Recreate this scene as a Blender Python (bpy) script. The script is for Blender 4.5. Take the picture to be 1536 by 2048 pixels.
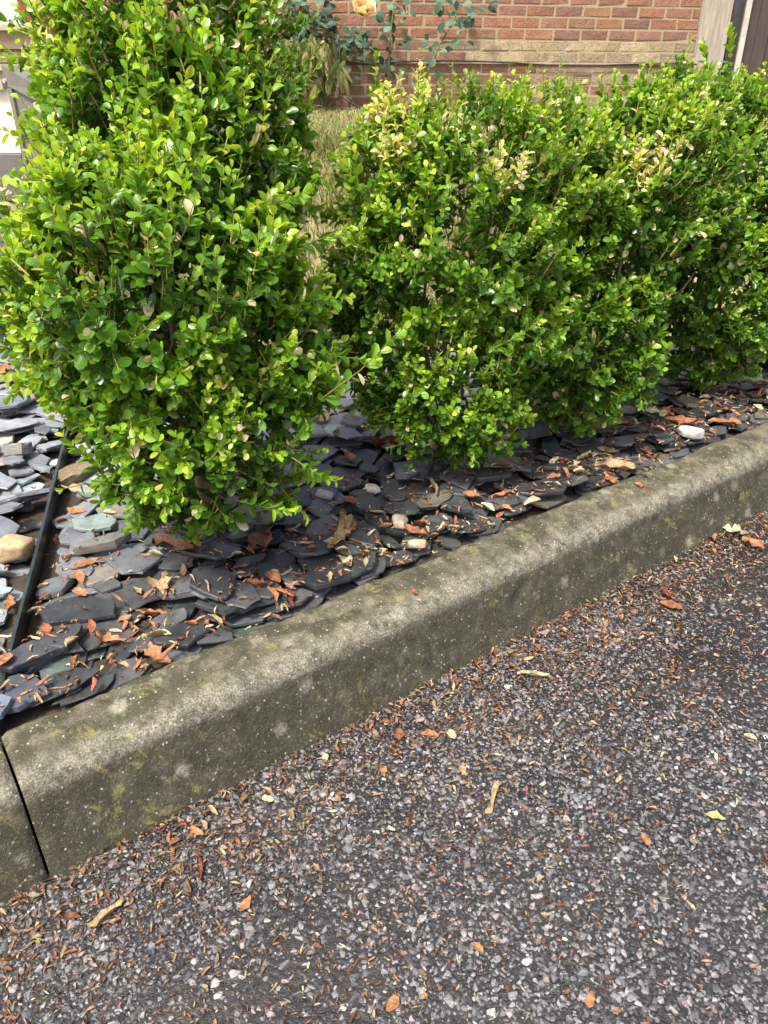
import bpy, math, random
import numpy as np
from mathutils import Vector, Matrix, noise as mnoise

for o in list(bpy.data.objects):
    bpy.data.objects.remove(o, do_unlink=True)
SC = bpy.context.scene
COL = SC.collection
random.seed(11)
RNG = np.random.default_rng(11)
R = math.radians

# ------------------------------------------------------------------ camera
F, PITCH, CH = 1518.0, R(28.8), 0.75          # focal length in photo pixels, tilt, camera height
cam_d = bpy.data.cameras.new('camera')
cam = bpy.data.objects.new('camera', cam_d)
COL.objects.link(cam)
cam.location = (0, 0, CH)
cam.rotation_euler = (math.pi / 2 - PITCH, 0, 0)
cam_d.sensor_fit = 'VERTICAL'
cam_d.sensor_height = 24
cam_d.lens = 24 * F / 2048
cam_d.clip_start = 0.02
cam_d.clip_end = 500
SC.camera = cam

# ------------------------------------------------------------------ light
SUN_EL, SUN_AZ = R(60), math.atan2(-0.52, -0.80)    # azimuth measured from +Y towards +X
world = bpy.data.worlds.new('World')
SC.world = world
world.use_nodes = True
wn = world.node_tree
bg = wn.nodes['Background']
sky = wn.nodes.new('ShaderNodeTexSky')
sky.sky_type = 'NISHITA'
sky.sun_disc = False
sky.sun_elevation = SUN_EL
sky.sun_rotation = SUN_AZ
sky.air_density = 0.8
sky.dust_density = 6.0
sky.ozone_density = 0.6
wn.links.new(sky.outputs[0], bg.inputs[0])
bg.inputs[1].default_value = 0.15
sun_d = bpy.data.lights.new('sun', 'SUN')
sun_d.energy = 2.8
sun_d.angle = R(8)
sun_d.color = (1.0, 0.95, 0.86)
sun = bpy.data.objects.new('sun', sun_d)
COL.objects.link(sun)
to_sun = Vector((math.sin(SUN_AZ) * math.cos(SUN_EL), math.cos(SUN_AZ) * math.cos(SUN_EL), math.sin(SUN_EL)))
sun.rotation_euler = to_sun.to_track_quat('Z', 'Y').to_euler()
SC.view_settings.view_transform = 'Standard'
SC.view_settings.look = 'None'
SC.view_settings.gamma = 1
SC.view_settings.use_curve_mapping = False
SC.view_settings.exposure = 1.1


# ------------------------------------------------------------------ helpers
def at_z(x, y, z):
    vx, vz = (x - 768) / F, -(y - 1024) / F
    c, s = math.cos(-PITCH), math.sin(-PITCH)
    ry, rz = c - vz * s, s + vz * c
    t = (z - CH) / rz
    return np.array([vx * t, ry * t, z])


def at_y(x, y, Y):
    vx, vz = (x - 768) / F, -(y - 1024) / F
    c, s = math.cos(-PITCH), math.sin(-PITCH)
    ry, rz = c - vz * s, s + vz * c
    t = Y / ry
    return np.array([vx * t, Y, CH + rz * t])


def project(P):
    P = np.atleast_2d(np.asarray(P, float)) - [0, 0, CH]
    c, s = math.cos(PITCH), math.sin(PITCH)
    d = P[:, 1] * c - P[:, 2] * s
    v = P[:, 1] * s + P[:, 2] * c
    d = np.where(np.abs(d) < 1e-4, 1e-4, d)
    return 768 + F * P[:, 0] / d, 1024 - F * v / d, d


KO = np.array([-0.404, 0.500])                 # foot of the kerb face
KD = np.array([0.8076, 0.5897])
KD = KD / np.linalg.norm(KD)                   # along the kerb
KN = np.array([-KD[1], KD[0]])                 # into the bed


def us(x, y):
    dx, dy = x - KO[0], y - KO[1]
    return dx * KD[0] + dy * KD[1], dx * KN[0] + dy * KN[1]


def uv2xy(u, s):
    return KO[0] + u * KD[0] + s * KN[0], KO[1] + u * KD[1] + s * KN[1]


def sstep(a, b, x):
    t = np.clip((x - a) / (b - a), 0, 1)
    return t * t * (3 - 2 * t)


def make_noise(seed, freq, n=10):
    r = np.random.default_rng(seed)
    k = r.normal(size=(n, 3))
    k = k / np.linalg.norm(k, axis=1)[:, None] * freq * r.uniform(.6, 1.6, (n, 1))
    ph = r.uniform(0, 6.283, n)
    return lambda P: np.sin(np.asarray(P) @ k.T + ph).sum(1) / math.sqrt(n)


def norm(v):
    return v / np.maximum(np.linalg.norm(v, axis=-1, keepdims=True), 1e-9)


def new_mesh(name, verts, polys, cols=None, uvs=None, smooth=False):
    """polys: list of (m,k) int arrays; cols per vertex; uvs per vertex"""
    me = bpy.data.meshes.new(name)
    verts = np.ascontiguousarray(verts, dtype=np.float32)
    polys = [np.asarray(p, dtype=np.int32) for p in polys if len(p)]
    me.vertices.add(len(verts))
    me.vertices.foreach_set('co', verts.ravel())
    li = np.concatenate([p.ravel() for p in polys])
    tot = np.concatenate([np.full(len(p), p.shape[1], np.int32) for p in polys])
    st = np.concatenate([[0], np.cumsum(tot)[:-1]]).astype(np.int32)
    me.loops.add(len(li))
    me.loops.foreach_set('vertex_index', li)
    me.polygons.add(len(tot))
    me.polygons.foreach_set('loop_start', st)
    me.polygons.foreach_set('loop_total', tot)
    me.polygons.foreach_set('use_smooth', np.full(len(tot), bool(smooth)))
    if cols is not None:
        a = me.attributes.new('col', 'FLOAT_COLOR', 'POINT')
        c = np.ones((len(verts), 4), np.float32)
        c[:, :3] = cols
        a.data.foreach_set('color', c.ravel())
    if uvs is not None:
        u = me.uv_layers.new(name='UVMap')
        u.data.foreach_set('uv', np.asarray(uvs, np.float32)[li].ravel())
    me.update(calc_edges=True)
    me.validate()
    return me


def link(name, data, mat=None, parent=None, loc=None):
    o = bpy.data.objects.new(name, data)
    COL.objects.link(o)
    if mat is not None and data is not None and not data.materials:
        data.materials.append(mat)
    if parent is not None:
        o.parent = parent
    if loc is not None:
        o.location = loc
    return o


def tag(o, label=None, cat=None, group=None, kind=None):
    if label: o['label'] = label
    if cat: o['category'] = cat
    if group: o['group'] = group
    if kind: o['kind'] = kind
    return o


def empty(name, loc, label, cat, group=None):
    o = link(name, None, loc=loc)
    o.empty_display_size = .05
    return tag(o, label, cat, group)


def merge(tv, tfs, M, T, cols=None, uv=None):
    """instances of one template: M (N,3,3) columns are the axes, T (N,3)"""
    N, n = len(T), len(tv)
    V = np.einsum('nij,vj->nvi', M, tv) + T[:, None, :]
    off = (np.arange(N) * n)[:, None, None]
    polys = [(np.asarray(f)[None] + off).reshape(-1, np.asarray(f).shape[1]) for f in tfs]
    c = None if cols is None else np.repeat(cols, n, axis=0)
    u = None if uv is None else np.tile(uv, (N, 1))
    return V.reshape(-1, 3), polys, c, u


class MB:
    """collects simple shapes into one mesh"""
    def __init__(self):
        self.v, self.f, self.n = [], [], 0

    def add(self, v, f):
        v = np.asarray(v, float)
        self.v.append(v)
        self.f += [tuple(i + self.n for i in p) for p in f]
        self.n += len(v)

    def box(self, lo, hi, M=None, T=None):
        x0, y0, z0 = lo; x1, y1, z1 = hi
        v = np.array([(x0, y0, z0), (x1, y0, z0), (x1, y1, z0), (x0, y1, z0), (x0, y0, z1), (x1, y0, z1), (x1, y1, z1), (x0, y1, z1)])
        if M is not None: v = v @ np.asarray(M).T
        if T is not None: v = v + T
        self.add(v, [(3, 2, 1, 0), (4, 5, 6, 7), (0, 1, 5, 4), (1, 2, 6, 5), (2, 3, 7, 6), (3, 0, 4, 7)])

    def tube(self, pts, rad, sides=6, cap=True):
        pts = np.asarray(pts, float)
        n = len(pts)
        rad = np.broadcast_to(rad, (n,))
        tan = norm(np.gradient(pts, axis=0))
        ref = np.array([.31, .2, .93]) if abs(tan[0][2]) < .8 else np.array([1., .1, 0])
        V = []
        for i in range(n):
            a = norm(np.cross(tan[i], ref)); b = np.cross(tan[i], a)
            for k in range(sides):
                t = 2 * math.pi * k / sides
                V.append(pts[i] + rad[i] * (math.cos(t) * a + math.sin(t) * b))
        f = [(i * sides + k, i * sides + (k + 1) % sides, (i + 1) * sides + (k + 1) % sides, (i + 1) * sides + k) for i in range(n - 1) for k in range(sides)]
        if cap:
            f += [tuple(range(sides))[::-1], tuple((n - 1) * sides + k for k in range(sides))]
        self.add(V, f)

    def mesh(self, name, smooth=False):
        me = bpy.data.meshes.new(name)
        me.from_pydata([tuple(p) for p in np.concatenate(self.v)], [], self.f)
        me.polygons.foreach_set('use_smooth', np.full(len(me.polygons), bool(smooth)))
        me.update()
        return me

    def build(self, name, mat, parent=None, loc=None, smooth=False):
        return link(name, self.mesh(name, smooth), mat, parent, loc)


# ------------------------------------------------------------------ materials
class NT:
    def __init__(self, name):
        self.m = bpy.data.materials.new(name)
        self.m.use_nodes = True
        self.t = self.m.node_tree
        self.b = self.t.nodes['Principled BSDF']
        self.out = self.t.nodes['Material Output']

    def n(self, typ, **kw):
        nd = self.t.nodes.new('ShaderNode' + typ)
        for k, v in kw.items():
            if k.startswith('i_'):
                key = k[2:]
                key = int(key) if key.isdigit() else key
                nd.inputs[key].default_value = v
            else:
                setattr(nd, k, v)
        return nd

    def l(self, a, b):
        self.t.links.new(a, b)
        return self

    def set(self, **kw):
        for k, v in kw.items():
            s = self.b.inputs[k.replace('_', ' ')]
            if isinstance(v, bpy.types.NodeSocket): self.l(v, s)
            else: s.default_value = v

    def coords(self, kind='Object'):
        return self.n('TexCoord').outputs[kind]

    def noise(self, co, scale, detail=4, rough=.6, dist=0):
        nd = self.n('TexNoise')
        nd.inputs['Scale'].default_value = scale
        nd.inputs['Detail'].default_value = detail
        nd.inputs['Roughness'].default_value = rough
        nd.inputs['Distortion'].default_value = dist
        self.l(co, nd.inputs['Vector'])
        return nd.outputs['Fac']

    def vor(self, co, scale, feature='F1', out='Distance'):
        nd = self.n('TexVoronoi', feature=feature)
        nd.inputs['Scale'].default_value = scale
        self.l(co, nd.inputs['Vector'])
        return nd.outputs[out]

    def ramp(self, fac, stops):
        nd = self.n('ValToRGB')
        e = nd.color_ramp.elements
        while len(e) < len(stops): e.new(.5)
        for i, (p, c) in enumerate(stops):
            e[i].position = p
            e[i].color = (*c, 1) if not isinstance(c, (int, float)) else (c, c, c, 1)
        self.l(fac, nd.inputs[0])
        return nd.outputs[0]

    def mix(self, fac, a, b, mode='MIX'):
        nd = self.n('MixRGB', blend_type=mode)
        for s, v in zip(nd.inputs, (fac, a, b)):
            if isinstance(v, bpy.types.NodeSocket): self.l(v, s)
            else: s.default_value = v if isinstance(v, (int, float)) else (*v, 1)
        return nd.outputs[0]

    def math(self, op, a, b=0.0, clamp=False):
        nd = self.n('Math', operation=op, use_clamp=clamp)
        for s, v in zip(nd.inputs, (a, b)):
            if isinstance(v, bpy.types.NodeSocket): self.l(v, s)
            else: s.default_value = v
        return nd.outputs[0]

    def attr(self, name='col'):
        return self.n('Attribute', attribute_name=name).outputs['Color']

    def bump(self, h, strength=.3, dist=.01, prev=None):
        nd = self.n('Bump')
        nd.inputs['Strength'].default_value = strength
        nd.inputs['Distance'].default_value = dist
        self.l(h, nd.inputs['Height'])
        if prev is not None: self.l(prev, nd.inputs['Normal'])
        self.l(nd.outputs[0], self.b.inputs['Normal'])
        return nd.outputs[0]

    def world_pos(self):
        return self.n('NewGeometry').outputs['Position']


def mat_leaf(name, rough=.3, transl=.40, rim=.35):
    t = NT(name)
    col = t.attr()
    uv = t.n('TexCoord').outputs['UV']
    sep = t.n('SeparateXYZ'); t.l(uv, sep.inputs[0])
    au = t.math('ABSOLUTE', sep.outputs[0])
    rimf = t.math('MULTIPLY', t.ramp(au, [(.72, 0), (.98, 1)]), rim)
    vein = t.math('MULTIPLY', t.ramp(au, [(.0, 1), (.09, 0)]), rim * .8)
    nz = t.noise(t.world_pos(), 90, 2)
    c1 = t.mix(1, col, t.ramp(nz, [(.3, .82), (.7, 1.15)]), 'MULTIPLY')
    light = t.mix(1, c1, (1.6, 1.45, 1.4), 'MULTIPLY')
    c2 = t.mix(t.math('MAXIMUM', rimf, vein), c1, light)
    t.set(Base_Color=c2, Roughness=rough)
    t.b.inputs['Specular IOR Level'].default_value = .5
    tr = t.n('BsdfTranslucent')
    t.l(t.mix(1, c2, (1.75, 1.5, .8), 'MULTIPLY'), tr.inputs[0])
    mx = t.n('MixShader')
    mx.inputs[0].default_value = transl
    t.l(t.b.outputs[0], mx.inputs[1]); t.l(tr.outputs[0], mx.inputs[2])
    t.l(mx.outputs[0], t.out.inputs[0])
    return t.m


def mat_attr(name, rough=.6, bump=.3, scale=60, dist=.004, spec=.5, transl=0, lo=.65, hi=1.35):
    t = NT(name)
    co = t.world_pos()
    nz = t.noise(co, scale, 5, .65)
    c = t.mix(1, t.attr(), t.ramp(nz, [(.25, lo), (.75, hi)]), 'MULTIPLY')
    t.set(Base_Color=c, Roughness=rough)
    t.b.inputs['Specular IOR Level'].default_value = spec
    t.bump(nz, bump, dist)
    if transl:
        tr = t.n('BsdfTranslucent'); t.l(c, tr.inputs[0])
        mx = t.n('MixShader'); mx.inputs[0].default_value = transl
        t.l(t.b.outputs[0], mx.inputs[1]); t.l(tr.outputs[0], mx.inputs[2])
        t.l(mx.outputs[0], t.out.inputs[0])
    return t.m


def mat_plain(name, c1, c2, scale=20, rough=.7, bump=.2, dist=.005, stretch=None, spec=.5):
    t = NT(name)
    co = t.coords()
    if stretch:
        mp = t.n('Mapping'); mp.inputs['Scale'].default_value = stretch
        t.l(co, mp.inputs[0]); co = mp.outputs[0]
    nz = t.noise(co, scale, 6, .65)
    t.set(Base_Color=t.ramp(nz, [(.3, c1), (.7, c2)]), Roughness=rough)
    t.b.inputs['Specular IOR Level'].default_value = spec
    t.bump(nz, bump, dist)
    return t.m


def mat_kerb():
    t = NT('kerb_concrete')
    co = t.world_pos()
    prof = t.n('Attribute', attribute_name='col').outputs['Color']     # r: face, g: worn arris
    sp = t.n('SeparateColor'); t.l(prof, sp.inputs[0])
    face, arris = sp.outputs[0], sp.outputs[1]
    big = t.noise(co, 14, 5, .6)
    mid = t.noise(co, 45, 5, .7)
    fine = t.noise(co, 420, 3, .7)
    base = t.ramp(mid, [(.28, (.042, .038, .023)), (.5, (.098, .089, .058)), (.72, (.195, .18, .128))])
    algae = t.ramp(mid, [(.3, (.026, .025, .015)), (.6, (.060, .057, .036)), (.8, (.12, .114, .078))])
    af = t.math('MULTIPLY', face, t.ramp(big, [(.25, .75), (.6, 1)]))
    c = t.mix(af, base, algae)
    # dark damp blotches on the top
    dark = t.math('MULTIPLY', t.ramp(t.noise(co, 26, 3, .5, .4), [(.50, 0), (.58, 1)]), .85)
    c = t.mix(dark, c, (.045, .042, .024))
    # yellow lichen
    lich = t.math('MULTIPLY', t.ramp(t.noise(co, 34, 6, .72, .6), [(.56, 0), (.65, 1)]), t.ramp(t.noise(co, 5, 2), [(.38, 0), (.58, .85)]))
    c = t.mix(t.math('MULTIPLY', lich, .8), c, (.22, .20, .065))
    # pale spots
    pale = t.math('MULTIPLY', t.ramp(t.noise(co, 60, 4, .6), [(.64, 0), (.72, 1)]), .45)
    c = t.mix(pale, c, (.36, .35, .29))
    # round lichen crusts
    lv = t.n('TexVoronoi'); lv.inputs['Scale'].default_value = 26
    dv = t.n('VectorMath', operation='ADD'); t.l(co, dv.inputs[0])
    nn_ = t.n('TexNoise'); nn_.inputs['Scale'].default_value = 120; t.l(co, nn_.inputs['Vector'])
    sv = t.n('VectorMath', operation='SCALE'); sv.inputs['Scale'].default_value = .018; t.l(nn_.outputs['Color'], sv.inputs[0]); t.l(sv.outputs[0], dv.inputs[1])
    t.l(dv.outputs[0], lv.inputs['Vector'])
    lc = t.n('SeparateColor'); t.l(lv.outputs['Color'], lc.inputs[0])
    crust = t.math('MULTIPLY', t.ramp(lc.outputs[1], [(.74, 0), (.80, 1)]), t.ramp(lv.outputs['Distance'], [(.16, .5), (.34, 0)]))
    c = t.mix(crust, c, (.33, .32, .25))
    crust2 = t.math('MULTIPLY', t.ramp(lc.outputs[2], [(.78, 0), (.84, 1)]), t.ramp(lv.outputs['Distance'], [(.2, .8), (.42, 0)]))
    c = t.mix(crust2, c, (.035, .033, .02))
    # exposed grit
    v = t.n('TexVoronoi'); v.inputs['Scale'].default_value = 260; t.l(co, v.inputs['Vector'])
    vr = t.n('SeparateColor'); t.l(v.outputs['Color'], vr.inputs[0])
    speck = t.math('MULTIPLY', t.ramp(vr.outputs[0], [(.94, 0), (.96, 1)]), t.ramp(v.outputs['Distance'], [(.25, 1), (.45, 0)]))
    c = t.mix(t.math('MULTIPLY', speck, .6), c, (.5, .48, .42))
    g1 = t.ramp(t.noise(co, 330, 2, .5), [(.62, 0), (.70, 1)])
    c = t.mix(t.math('MULTIPLY', g1, .45), c, (.26, .24, .18))
    g2 = t.ramp(t.noise(co, 290, 2, .5, .3), [(.60, 0), (.70, 1)])
    c = t.mix(t.math('MULTIPLY', g2, .6), c, (.03, .028, .016))
    am = t.math('MULTIPLY', arris, t.ramp(t.noise(co, 70, 5, .75), [(.36, 0), (.6, 1)]))
    worn = t.ramp(fine, [(.3, (.09, .082, .06)), (.5, (.21, .197, .155)), (.7, (.38, .36, .30))])
    c = t.mix(t.math('MULTIPLY', am, .85), c, worn)
    c = t.mix(.5, c, t.mix(1, c, t.ramp(fine, [(.3, .45), (.7, 1.45)]), 'MULTIPLY'))
    t.set(Base_Color=c, Roughness=t.ramp(mid, [(.3, .7), (.7, .92)]))
    t.b.inputs['Specular IOR Level'].default_value = .35
    b1 = t.bump(fine, .55, .004)
    t.bump(mid, .5, .006, b1)
    return t.m


def mat_road():
    t = NT('asphalt_binder')
    co = t.world_pos()
    n1 = t.noise(co, 130, 5, .7)
    wet = t.ramp(t.noise(co, 5, 3, .6), [(.42, 0), (.60, 1)])
    dirt = t.ramp(t.noise(co, 9, 5, .65), [(.35, 0), (.7, 1)])
    c = t.mix(dirt, (.012, .0125, .0135), (.024, .020, .017))
    c = t.mix(1, c, t.ramp(n1, [(.3, .5), (.7, 1.6)]), 'MULTIPLY')
    t.set(Base_Color=c, Roughness=t.mix(wet, (.42, .42, .42), (.09, .09, .09)))
    t.bump(n1, .8, .004)
    return t.m


def mat_stone():
    t = NT('aggregate')
    co = t.world_pos()
    nz = t.noise(co, 420, 4, .65)
    wet = t.ramp(t.noise(co, 5, 3, .6), [(.42, 0), (.60, 1)])
    c = t.mix(1, t.attr(), t.ramp(nz, [(.25, .55), (.75, 1.4)]), 'MULTIPLY')
    c = t.mix(wet, c, t.mix(1, c, (.80, .82, .86), 'MULTIPLY'))
    t.set(Base_Color=c, Roughness=t.mix(wet, (.36, .36, .36), (.12, .12, .12)))
    t.b.inputs['Specular IOR Level'].default_value = .6
    t.bump(nz, .7, .0016)
    return t.m


def mat_slate():
    t = NT('slate')
    co = t.coords()
    rnd = t.n('ObjectInfo').outputs['Random']
    add = t.n('VectorMath', operation='ADD'); t.l(co, add.inputs[0])
    cmb = t.n('CombineXYZ')
    for i in range(3): t.l(t.math('MULTIPLY', rnd, 7.0 + i), cmb.inputs[i])
    t.l(cmb.outputs[0], add.inputs[1])
    v = add.outputs[0]
    mp = t.n('Mapping'); mp.inputs['Scale'].default_value = (1, .35, 3); t.l(v, mp.inputs[0])
    grain = t.noise(mp.outputs[0], 70, 6, .65)
    patch = t.noise(v, 30, 4, .6)
    dust = t.ramp(t.noise(v, 260, 3, .6), [(.66, 0), (.74, .5)])
    c = t.mix(1, t.attr(), t.ramp(patch, [(.25, .6), (.75, 1.4)]), 'MULTIPLY')
    c = t.mix(t.math('MULTIPLY', dust, .5), c, (.22, .23, .23))
    rust = t.ramp(t.noise(v, 14, 3, .6), [(.70, 0), (.78, .35)])
    c = t.mix(rust, c, (.12, .08, .04))
    t.set(Base_Color=c, Roughness=t.ramp(patch, [(.3, .30), (.7, .52)]))
    t.b.inputs['Specular IOR Level'].default_value = .55
    t.bump(grain, .45, .004)
    return t.m


def mat_brick():
    t = NT('brick')
    co = t.world_pos()
    nz = t.noise(co, 22, 6, .7)
    fold = t.noise(co, 34, 3, .5, 2.2)
    c = t.mix(1, t.attr(), t.ramp(nz, [(.25, .5), (.75, 1.12)]), 'MULTIPLY')
    c = t.mix(t.ramp(fold, [(.34, .8), (.40, 0)]), c, (.10, .055, .04))
    c = t.mix(t.ramp(t.noise(co, 2.6, 4, .6), [(.36, .1), (.70, .55)]), c, (.16, .115, .08))
    t.set(Base_Color=c, Roughness=.88)
    t.bump(t.math('ADD', nz, fold), .6, .012)
    return t.m


M_LEAF = mat_leaf('box_leaf')
M_ROSE = mat_leaf('rose_leaf', rough=.58, transl=.22, rim=.12)
M_TWIG = mat_attr('twig_bark', .75, .3, 200, .001)
M_LITTER = mat_attr('dry_litter', .75, .7, 230, .002, .3, .15, .35, 1.5)
M_STONE = mat_stone()
M_PEBBLE = mat_attr('rough_stone', .72, .6, 90, .004, .4)
M_GRASS = mat_attr('dry_grass', .75, .1, 60, .001, .3, .3)
M_PETAL = mat_attr('petal', .6, .1, 60, .001, .3, .3)
M_KERB = mat_kerb()
M_ROAD = mat_road()
M_SLATE = mat_slate()
M_BRICK = mat_brick()
M_MORTAR = mat_plain('mortar', (.25, .20, .125), (.35, .29, .19), 60, .95, .5, .006)
M_SOIL = mat_plain('soil', (.020, .016, .012), (.06, .045, .03), 40, .95, .6, .01)
M_TURF = mat_plain('turf', (.16, .13, .06), (.30, .25, .13), 30, .95, .5, .02)
M_EDGING = mat_plain('edging_metal', (.012, .02, .02), (.03, .045, .043), 30, .32, .1, .002)
M_WOOD = mat_plain('weathered_wood', (.22, .19, .155), (.40, .36, .30), 9, .85, .3, .004, (6, 6, .5))
M_DOOR = mat_plain('brown_paint', (.045, .033, .03), (.075, .058, .052), 8, .5, .15, .003, (5, 5, .5))
M_PIPE = mat_plain('pipe_paint', (.03, .036, .045), (.06, .07, .085), 10, .35, .05, .002)
M_STRIP = mat_plain('pale_trim', (.38, .35, .30), (.52, .49, .43), 12, .6, .1, .002)
M_GREY = mat_plain('grey_paint', (.115, .112, .092), (.155, .15, .125), 10, .6, .15, .003, (4, 4, .5))
M_DGREY = mat_plain('dark_grey', (.09, .088, .08), (.13, .127, .12), 12, .7, .2, .003)
M_CREAM = mat_plain('cream_render', (.68, .63, .47), (.78, .73, .57), 18, .85, .2, .003)
M_SANDSTONE = mat_plain('sill_stone', (.28, .23, .16), (.42, .36, .26), 20, .85, .3, .004)
M_RED = mat_plain('red_paint', (.22, .02, .025), (.28, .03, .035), 14, .45, .05, .002)
M_BLIND = mat_plain('window_blind', (.50, .56, .63), (.55, .61, .68), 4, .5, .02, .002)
M_VENT = mat_plain('terracotta_vent', (.12, .06, .04), (.2, .11, .07), 30, .85, .2, .003)
M_CABLE = mat_plain('cable_rubber', (.012, .012, .012), (.03, .028, .026), 30, .55, .05, .001)


# ------------------------------------------------------------------ setting
BED = .098                                       # soil level of the bed


def bank_y(x):
    """foot of the grass bank"""
    b = 1.95 + .42 * np.clip(x + .1, 0, 6)
    return b + 1.1 * (1 - sstep(-1.1, -.62, x))


def terrain(x, y):
    t = np.clip((y - bank_y(x)) / .62, 0, 1)
    return BED + .512 * sstep(0, 1, t) + .006 * np.clip(y - 2.6, 0, 40)


def grid_sheet(name, x0, x1, nx, y0, y1, ny, zf, mat, kind='structure', parent=None):
    X, Y = np.meshgrid(np.linspace(x0, x1, nx), np.linspace(y0, y1, ny))
    V = np.stack([X.ravel(), Y.ravel(), zf(X.ravel(), Y.ravel())], 1)
    i = np.arange(nx * ny).reshape(ny, nx)
    q = np.stack([i[:-1, :-1], i[:-1, 1:], i[1:, 1:], i[1:, :-1]], -1).reshape(-1, 4)
    o = link(name, new_mesh(name, V, [q], smooth=True), mat, parent)
    if kind: o['kind'] = kind
    return o


# far ground
gm = MB(); gm.add([(-150, -150, -.06), (150, -150, -.06), (150, 200, -.06), (-150, 200, -.06)], [(0, 1, 2, 3)])
tag(gm.build('ground', M_TURF), kind='structure')


# road sheet: strip in kerb coordinates
def us_sheet(name, u0, u1, nu, s0, s1, ns, zf, mat):
    U, S = np.meshgrid(np.linspace(u0, u1, nu), np.linspace(s0, s1, ns))
    x, y = uv2xy(U.ravel(), S.ravel())
    V = np.stack([x, y, zf(x, y)], 1)
    i = np.arange(nu * ns).reshape(ns, nu)
    q = np.stack([i[:-1, :-1], i[:-1, 1:], i[1:, 1:], i[1:, :-1]], -1).reshape(-1, 4)
    o = link(name, new_mesh(name, V, [q], smooth=True), mat)
    o['kind'] = 'structure'
    return o


nz_road = make_noise(5, 9)


def road_z(x, y):
    P = np.stack([x, y, 0 * x], 1)
    dip = sstep(1.1, .0, np.hypot((x - .24) / .42, (y - .47) / .20))
    return .0018 * nz_road(P) - .0021 * dip


road = us_sheet('road', -6, 7, 300, -6, .012, 140, road_z, M_ROAD)
t = NT('rain_water')
t.set(Base_Color=(.9, .95, 1, 1), Roughness=.03, IOR=1.33)
t.b.inputs['Transmission Weight'].default_value = 1
t.bump(t.noise(t.world_pos(), 60, 2), .06, .002)
M_WATER = t.m
X, Y = np.meshgrid(np.linspace(-.2, .8, 60), np.linspace(.2, .8, 40))
wv = np.stack([X.ravel(), Y.ravel(), np.full(X.size, -.0016)], 1)
wi = np.arange(X.size).reshape(X.shape)
wq = np.stack([wi[:-1, :-1], wi[:-1, 1:], wi[1:, 1:], wi[1:, :-1]], -1).reshape(-1, 4)
dp_ = road_z(wv[:, 0], wv[:, 1])
wq = wq[(dp_[wq] < -.0012).any(1)]
water = link('puddle', new_mesh('puddle', wv, [wq], smooth=True), M_WATER)
water['kind'] = 'structure'
soil = us_sheet('soil', -6, 7, 120, .10, 1.6, 40, lambda x, y: np.where(y < bank_y(x), BED + 0 * x, np.minimum(terrain(x, y) - .03, BED + .3)) - .004, M_SOIL)
soil.name = 'bed_soil'
lawn = grid_sheet('lawn', -9, 10, 190, 1.5, 12, 110, lambda x, y: terrain(x, y) - .012 * (y < bank_y(x)), M_TURF)

# ------------------------------------------------------------------ kerb stones
JOINT = us(*at_z(98, 1752, 0)[:2])[0]
PROF = np.array([(-.004, -.03), (0, 0), (.012, .033), (.022, .062), (.0295, .084), (.0335, .096), (.039, .1045), (.0465, .110), (.057, .1135), (.075, .1165), (.10, .1185), (.118, .119), (.1245, .116), (.126, .10), (.126, .03)])
sub = []
for a, b in zip(PROF[:-1], PROF[1:]):
    k = max(1, int(np.linalg.norm(b - a) / .006))
    for j in range(k): sub.append(a + (b - a) * j / k)
sub.append(PROF[-1])
PROFS = np.array(sub)
nzk1, nzk2, nzk3 = make_noise(21, 30), make_noise(22, 110), make_noise(23, 420)


def kerb_stone(u0, u1, label, seed, c0=1.0, c1=1.0):
    L = u1 - u0
    nu = int(L / .006)
    U = np.linspace(u0, u1, nu)
    r = np.random.default_rng(seed)
    n = len(PROFS)
    V = np.zeros((nu, n, 3))
    tp = np.gradient(PROFS, axis=0)
    nrm = norm(np.stack([-tp[:, 1], tp[:, 0]], 1))
    g = np.zeros((nu, n, 3))
    for i, u in enumerate(U):
        e = min(u - u0, u1 - u)
        x, y = uv2xy(u, PROFS[:, 0])
        P = np.stack([x, y, PROFS[:, 1]], 1)
        d = .0016 * nzk1(P) + .0010 * nzk2(P) + .0006 * nzk3(P)
        d = d - .0035 * sstep(1.5, 2.3, nzk2(P * 1.3 + 3.1)) - .004 * sstep(1.6, 2.3, nzk1(P * 1.7 + 1.3))
        chip = max(0, .006 - e) * .6 * (c0 if u - u0 < u1 - u else c1)
        d = d - chip
        s = PROFS[:, 0] + nrm[:, 0] * d
        z = PROFS[:, 1] + nrm[:, 1] * d
        x, y = uv2xy(u, s)
        V[i, :, 0], V[i, :, 1], V[i, :, 2] = x, y, z
        g[i, :, 0] = sstep(.112, .09, PROFS[:, 1]) * (PROFS[:, 0] < .1)
        g[i, :, 1] = sstep(.086, .101, PROFS[:, 1]) * sstep(.072, .046, PROFS[:, 0])
    idx = np.arange(nu * n).reshape(nu, n)
    q = np.stack([idx[:-1, :-1], idx[1:, :-1], idx[1:, 1:], idx[:-1, 1:]], -1).reshape(-1, 4)
    base = np.array([*uv2xy((u0 + u1) / 2, .06), 0])
    VV = V.reshape(-1, 3) - base
    me = new_mesh('kerb_stone', VV, [q], g.reshape(-1, 3), smooth=True)
    o = link('kerb_stone', me, M_KERB, loc=base)
    # end caps
    for row, flip in ((idx[0], 0), (idx[-1], 1)):
        c = MB(); pts = VV[row]; c.add(pts, [tuple(range(n)) if flip else tuple(range(n))[::-1]])
        cm = c.mesh('end_face')
        a = cm.attributes.new('col', 'FLOAT_COLOR', 'POINT')
        a.data.foreach_set('color', np.tile([1, 0, 0, 1], n).astype(np.float32))
        link('end_face', cm, M_KERB, o)
    tag(o, label, 'kerb', 'kerb stones edging the road')
    return o


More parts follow.
